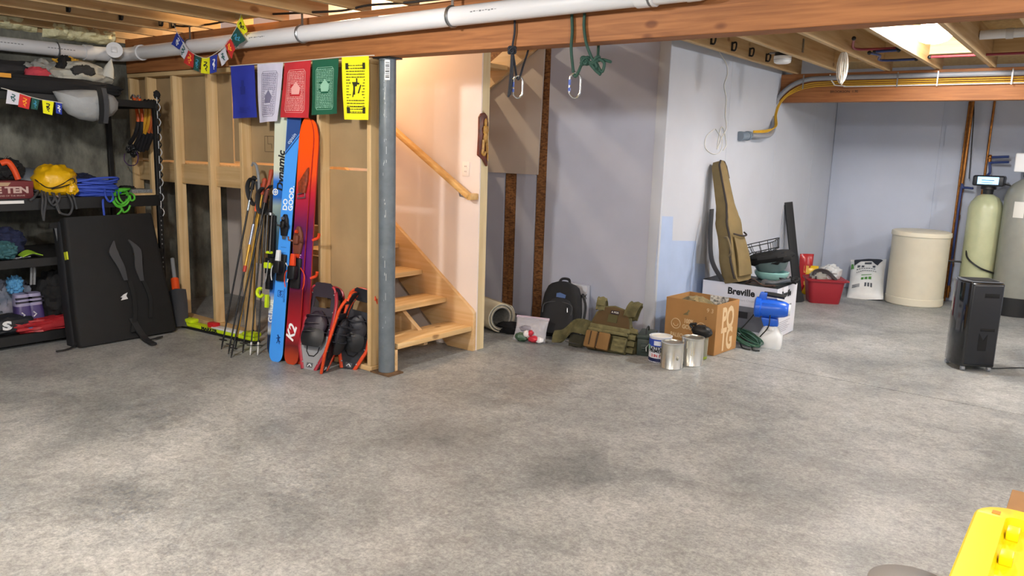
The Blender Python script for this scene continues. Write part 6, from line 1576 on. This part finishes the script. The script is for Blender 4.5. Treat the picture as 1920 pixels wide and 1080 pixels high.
rope('heap of blue climbing rope with one strand hanging down', mrb, 180, 357, (.20, .09, .13), 28, .0085, 3, hang=[((190, 352), (194, 362), (193, 380), (195, 400), (196, 406)), ((196, 352), (198, 368), (205, 378), (212, 372), (208, 356))])
rope('bright green climbing rope coiled at the end of the middle shelf', mrg, 226, 361, (.07, .05, .06), 6, .008, 5, hang=[((213, 360), (214, 378), (222, 386), (234, 385), (242, 375), (240, 362)), ((216, 360), (218, 375), (226, 383), (236, 378), (238, 362)), ((222, 360), (224, 372), (232, 380), (241, 372), (238, 360)), ((226, 388), (228, 394), (220, 403)), ((244, 362), (251, 366), (252, 373), (246, 376), (243, 366)), ((210, 362), (211, 375), (218, 386), (228, 390), (232, 398), (240, 394), (244, 385))])
rope('dark grey rope hanging in loops over the edge of the middle shelf', mrk, 105, 359, (.17, .06, .05), 8, .0085, 7, hang=[((78, 358), (80, 375), (79, 395), (82, 412)), ((82, 358), (86, 375), (83, 400), (82, 414)), ((88, 358), (92, 375), (100, 385), (108, 380)), ((95, 358), (104, 372), (108, 385), (112, 398), (120, 402)), ((110, 358), (112, 372), (106, 385), (112, 400)), ((122, 358), (132, 372), (136, 388), (130, 402), (120, 402)), ((130, 358), (138, 370), (142, 384), (144, 392)), ((72, 358), (64, 370), (56, 376)), ((100, 358), (102, 372), (98, 380))])
p = S(272, 362); b = MB().box((XF-.3, p.y-.08, ZM+.001), (XF-.05, YE-.02, ZM+.02)); tag(b.build('wood_offcut', m_plate), 'small pine offcut at the far end of the middle shelf', 'wood')
b = MB().box((XF-.28, p.y-.07, ZM+.021), (XF-.08, YE-.025, ZM+.05)); tag(b.build('small_tin', mat('tin_speckle', '#8a8d8e', .4, col2='#5c5e60', vscale=90)), 'flat speckled grey tin lying on the pine offcut', 'tin')
soft('black_pouch', 'small black pouch between blue rope and grey tin', 'pouch', 238, 357, (.14, .14, .07), ck, X=-6.72, zbase=ZM+.001, seed=9)
# lower shelf
soft('navy_jacket', 'navy jacket bundled at the left end of the lower shelf', 'jacket', 2, 455, (.34, .30, .22), mat('cloth_navy', '#1a2140', .9), zbase=ZL+.001, X=-6.72, seed=3)
soft('teal_cap', 'teal cap at the left edge of the lower shelf', 'cap', 2, 478, (.2, .20, .14), mat('cloth_teal', '#2f5a60', .8), zbase=ZL+.001, X=XF-.09, seed=7)
kb = onX(31, 487, XF-.06); t = thing('key_ring', 'bunch of small silver keys and clips on the lower shelf', 'keys', (kb.x, kb.y, ZL+.001)); rnd = random.Random(2)
for i in range(6):
    y = -.06+.024*i; a = rnd.uniform(0, 3); MB().bar((rnd.uniform(-.02, .02), y, .008), (rnd.uniform(-.02, .02), y+.04, .010+.01*rnd.random()), .012, .006).build('key', m_alu, t)
MB().tube([(.02*math.cos(a), .02*math.sin(a), .006) for a in [2*math.pi*i/14 for i in range(14)]], .003, 6, closed=True).build('ring', m_alu, t)
t = thing('lime_visor', 'lime green folded visor on the lower shelf', 'visor', (XF-.07, onX(57, 482, XF-.07).y, ZL+.001))
MB().sheet(lambda u, v: (-.05+.10*v, -.07+.14*u, .02+.035*math.sin(math.pi*u)*(1-.5*v)), 10, 5, .006).build('brim', mat('lime_cloth', '#8fb92c', .7), t)
MB().tube(smooth_path([(.05, -.05, .02), (.056, .0, .035), (.05, .05, .015)], 4), .004, 6).build('dark_stripe', ck, t)
t = thing('hanging_strap', 'broad grey webbing strap hanging beside the crash pad', 'strap', onX(106, 432, XF+.012))
MB().sheet(lambda u, v: (.0+.004*math.sin(u*5), .012+u*.028+(v-.5)*.055, -u*.215+.02), 8, 2, .006).build('band', mat('webbing_midgrey', '#5e6064', .8), t)
MB().box((-.02, -.05, .02), (.012, .06, .06)).build('black_keeper', ck, t)
# bottom shelf
zb = ZB+.001
t = soft('black_shoe', 'black and blue trail shoe with a white S on the bottom shelf', 'shoe', 20, 628, (.24, .33, .15), mat('shoe_black', '#15181f', .7), zbase=zb, X=XF-.12, amp=.05, seed=1, e=.75)
MB().tube(smooth_path([(.10, .06, .02), (.122, .10, .05), (.10, .15, .03)], 5), .014, 7).build('blue_sole_edge', mat('shoe_blue', '#2f5e93', .6), t)
text(t, 'S', .085, side(.121, -.06, .085), mat('logo_white2', '#d8dadc', .6), sx=1.5, bold=.005)
def boot(label, px, py, dz=0):
    p = onX(px, py, XF-.12); t = thing('ski_boot', label, 'ski boot', (XF-.12, p.y, zb+.045), group='purple ski boots')
    loft([[(x, y, 0) for x, y in rrect(.13, .13, .03, 4)], [(x, y, .03) for x, y in rrect(.14, .13, .03, 4)]]).build('sole', mat('boot_white', '#c4c2cc', .5), t, bevel=.004)
    loft([[(x, y, .03) for x, y in rrect(.125, .12, .03, 4)], [(x, y, .11) for x, y in rrect(.12, .115, .035, 4)], [(x-.01, y, .16) for x, y in rrect(.11, .11, .035, 4)]]).build('lower_shell', mat('boot_purple', '#3f3166', .45), t)
    loft([[(x-.01, y, .16) for x, y in rrect(.112, .112, .035, 4)], [(x-.01, y, .21) for x, y in rrect(.11, .11, .035, 4)], [(x-.015, y, .25) for x, y in rrect(.10, .10, .035, 4)]]).build('cuff', mat('boot_lilac', '#8f8bab', .5), t)
    for z in (.185, .215): MB().box((.03, -.056, z), (.050, .056, z+.012)).build('buckle_strap', mat('boot_dark', '#23202f', .5), t)
    for s in (-1,): MB().tube([(.062, -.03, .115), (.064, -.01, .095), (.064, -.03, .075)], .006, 6).build('chevron', mat('boot_white', '#c4c2cc', .5), t)
    return t
boot('purple ski boot with a white sole, left of the two', 43, 590); boot('purple ski boot with a white sole, right of the two', 65, 590)
soft('pale_gear', 'pale blue and grey gear pile behind the ski boots', 'gear', 30, 575, (.24, .30, .36), mat('cloth_paleblue', '#5c6b7d', .8, col2='#8a8794', vscale=9), X=-6.80, zbase=zb, amp=.2, seed=12)
soft('blue_mitten', 'small sky blue mitten beside the ski boots', 'mitten', 30, 562, (.10, .10, .14), mat('cloth_sky', '#4d8bb8', .8), X=XF-.22, zbase=zb+.28, amp=.2, seed=13)
soft('black_bag', 'black bag filling the right half of the bottom shelf', 'bag', 108, 565, (.40, .36, .42), ck, X=XF-.24, zbase=zb+.001, amp=.12, seed=14)
t = thing('red_stuff_bag', 'red nylon bag lying along the front of the bottom shelf', 'bag', (XF-.05, onX(92, 625, XF-.05).y, zb))
MB().blob((0, 0, .05), (.16, .54, .11), .14, 5, 15, 34, 16, .8, flatbase=-.05).build('body', mat('nylon_red', '#9c2028', .5, var=.15), t)
MB().blob((.02, .24, .09), (.10, .12, .10), .2, 5, 3).build('gathered_end', mat('nylon_red', '#9c2028', .5, var=.15), t)
MB().box((.075, .225, .03), (.082, .245, .08)).build('white_tag', mat('tag_white', '#d2d4d6', .6), t)
for i, x in enumerate((56, 62)):
    p = onX(x, 505, XF-.1); b = MB().tube(smooth_path([p+Vector((0, 0, .08)), p+Vector((0, .01, .0)), p+Vector((.0, .0, -.12))], 5), .010, 6, flat=.3); tag(b.build('hanging_webbing', mat('webbing_pale', '#77797c', .8)), ('left', 'right')[i]+' of two narrow grey straps hanging under the lower shelf', 'strap')

# ---- curved ice tools hanging on the shelf end
def tool(label, P, cu, cutz, head, Y):
    Q = [onY(x, y, Y) for x, y in P]; t = thing('ice_tool', label, 'ice tool', Q[0], group='curved ice tools on the shelf end')
    S_ = [p-Q[0] for p in smooth_path(Q, 6)]; k = int(len(S_)*cutz)
    MB().tube(S_[:k+1], .015, 9).build('shaft', cu, t); MB().tube(S_[k:], .018, 9).build('grip', mat('grip_tool', '#151317', .7), t)
    MB().tube(smooth_path([(-.05, -.0, -.015), (-.015, 0, .012), (.0, 0, .006), (.02, 0, -.01)], 4), .009, 7).build('head', head, t)
    MB().box((-.016, -.012, -.03), (.016, .012, .012)).build('head_clamp', head, t, bevel=.004)
    return t
mo1 = mat('tool_orange', '#d0561e', .35); mo2 = mat('tool_yellow', '#c8922a', .35); mo3 = mat('tool_copper', '#a8552c', .35)
tool('orange ice tool with a silver head, farthest left of the row', [(251, 181), (256, 205), (259, 228), (254, 252), (243, 270)], mo1, .5, m_alu, 3.53)
tool('orange ice tool with a silver head, second in the row', [(261, 182), (265, 205), (267, 228), (263, 252), (252, 276)], mo1, .5, m_alu, 3.545)
tool('yellow ice tool with a black head, left of the yellow two', [(273, 190), (274, 212), (271, 235), (265, 254), (256, 281)], mo2, .68, m_black, 3.56)
tool('yellow ice tool with a black head, right of the yellow two', [(280, 190), (281, 212), (278, 235), (271, 254), (262, 283)], mo2, .68, m_black, 3.575)
tool('copper coloured ice tool, left of the last two in the row', [(285, 191), (285, 212), (283, 235), (277, 256), (268, 283)], mo3, .66, m_black, 3.59)
tool('copper coloured ice tool hanging closest to the chain', [(290, 191), (291, 212), (289, 235), (284, 256), (275, 280)], mo3, .66, m_black, 3.605)
t = thing('tool_leash', 'tangle of black clips with a thin purple cord below the ice tools', 'leash', onY(248, 285, 3.52)); p0_ = onY(248, 285, 3.52); rnd = random.Random(6)
for i in range(4): MB().blob((rnd.uniform(-.05, .05), rnd.uniform(-.02, .02), rnd.uniform(-.06, .06)), (.06, .04, .06), .25, 5, i).build('clip', m_black, t)
MB().tube(smooth_path([onY(x, y, 3.52)-p0_ for x, y in ((234, 288), (233, 300), (242, 310), (255, 308), (259, 295), (256, 285))], 5), .004, 6).build('cord', mat('cord_purple', '#4a2a5c', .7), t)
# ---- daisy chain sling
t = thing('daisy_chain', 'black sling with white stitched loops hanging down the shelf post', 'sling', onX(294, 178, XF+.03)); b0 = onX(294, 178, XF+.03)
n = 16
for i in range(n):
    u = i/n; a = onX(294+9*u, 180+225*u, XF+.03)-b0; b_ = onX(294+9*(u+1/n), 180+225*(u+1/n), XF+.03)-b0
    s_ = .012*(-1)**i
    MB().tube(smooth_path([a, (a+b_)/2+Vector((.014, s_*1.3, 0)), b_], 4), .011, 7, flat=.5).build('loop', ck, t)
    MB().tube(smooth_path([a+Vector((.01, -s_*.5, 0)), (a+b_)/2+Vector((.022, -s_*1.1, 0)), b_+Vector((.01, -s_*.5, 0))], 4), .0035, 5).build('white_edge', mat('stitch_white', '#b9bcc0', .7), t)
MB().blob((0, 0, .0), (.05, .05, .07), .2, 5, 3).build('top_knot', ck, t)

# ================================================================== FOREGROUND, LOWER RIGHT
m_ylw = mat('tote_yellow', '#f4dc0c', .38); m_ylw2 = mat('tote_orange_clip', '#e08a00', .45)
X0, Y1, ZL_ = -.212, 2.90, .50
tote = thing('storage_tote', 'bright yellow plastic storage tote with a ribbed lid in the foreground', 'tote', (X0, Y1, 0))
wx, wy = .66, 1.0
def rr_at(x0, y0, x1, y1, r, z, n=6): return [(x+(x0+x1)/2, y+(y0+y1)/2, z) for x, y in rrect(x1-x0, y1-y0, r, n)]
loft([rr_at(.07, -wy+.07, wx-.07, -.07, .06, 0), rr_at(.04, -wy+.04, wx-.04, -.04, .08, ZL_-.05)]).build('tub', m_ylw, tote)
# lid: rim ring plus a stepped sunken centre
A = rr_at(0, -wy, wx, 0, .10, ZL_-.04); B_ = rr_at(0, -wy, wx, 0, .10, ZL_-.006); Cc_ = rr_at(.006, -wy+.006, wx-.006, -.006, .10, ZL_); D = rr_at(.085, -wy+.075, wx-.085, -.075, .03, ZL_); E_ = rr_at(.092, -wy+.082, wx-.092, -.082, .03, ZL_-.035)
loft([A, B_, Cc_, D, E_]).build('lid_rim', m_ylw, tote)
for i in range(4):
    y = -.13-.19*i
    MB().box((.095, y-.055, ZL_-.035), (.13, y, ZL_-.004)).build('lid_rib', m_ylw, tote, bevel=.004)
    MB().box((.17, y-.15, ZL_-.035), (wx-.17, y-.02, ZL_-.012)).build('lid_panel', m_ylw, tote, bevel=.006)
MB().box((.045, -.085, ZL_+.0002), (.068, -.055, ZL_+.0015)).build('lock_hole', m_ylw2, tote, bevel=.0005, seg=1)
# grey round bucket and a carton beside it
gcx = Vector((-.372, 2.915, 0)); Rg_ = .15
bk = thing('grey_tub', 'low grey round tub with a flat lid at the bottom edge beside the yellow tote', 'tub', gcx)
MB().lathe([(Rg_-.03, 0), (Rg_-.006, .105)], 36).build('pail', mat('pail_grey', '#77777a', .5), bk)
MB().lathe([(Rg_-.006, .095), (Rg_, .10), (Rg_, .117), (Rg_-.006, .12), (.001, .12)], 40).build('lid', mat('pail_lid', '#7d7b79', .5), bk)
ct = onZ(1898, 917, .40)
cc = thing('brown_carton', 'plain brown carton just behind the yellow tote', 'box', (ct.x, Y1+.03, 0))
MB().box((0, 0, 0), (.5, ct.y-Y1-.03, .40)).build('carton', m_card, cc, bevel=.003)
MB().box((.2, -.0006, .0), (.26, .0, .40)).build('tape', mat('tape_tan', '#b9955f', .4), cc)
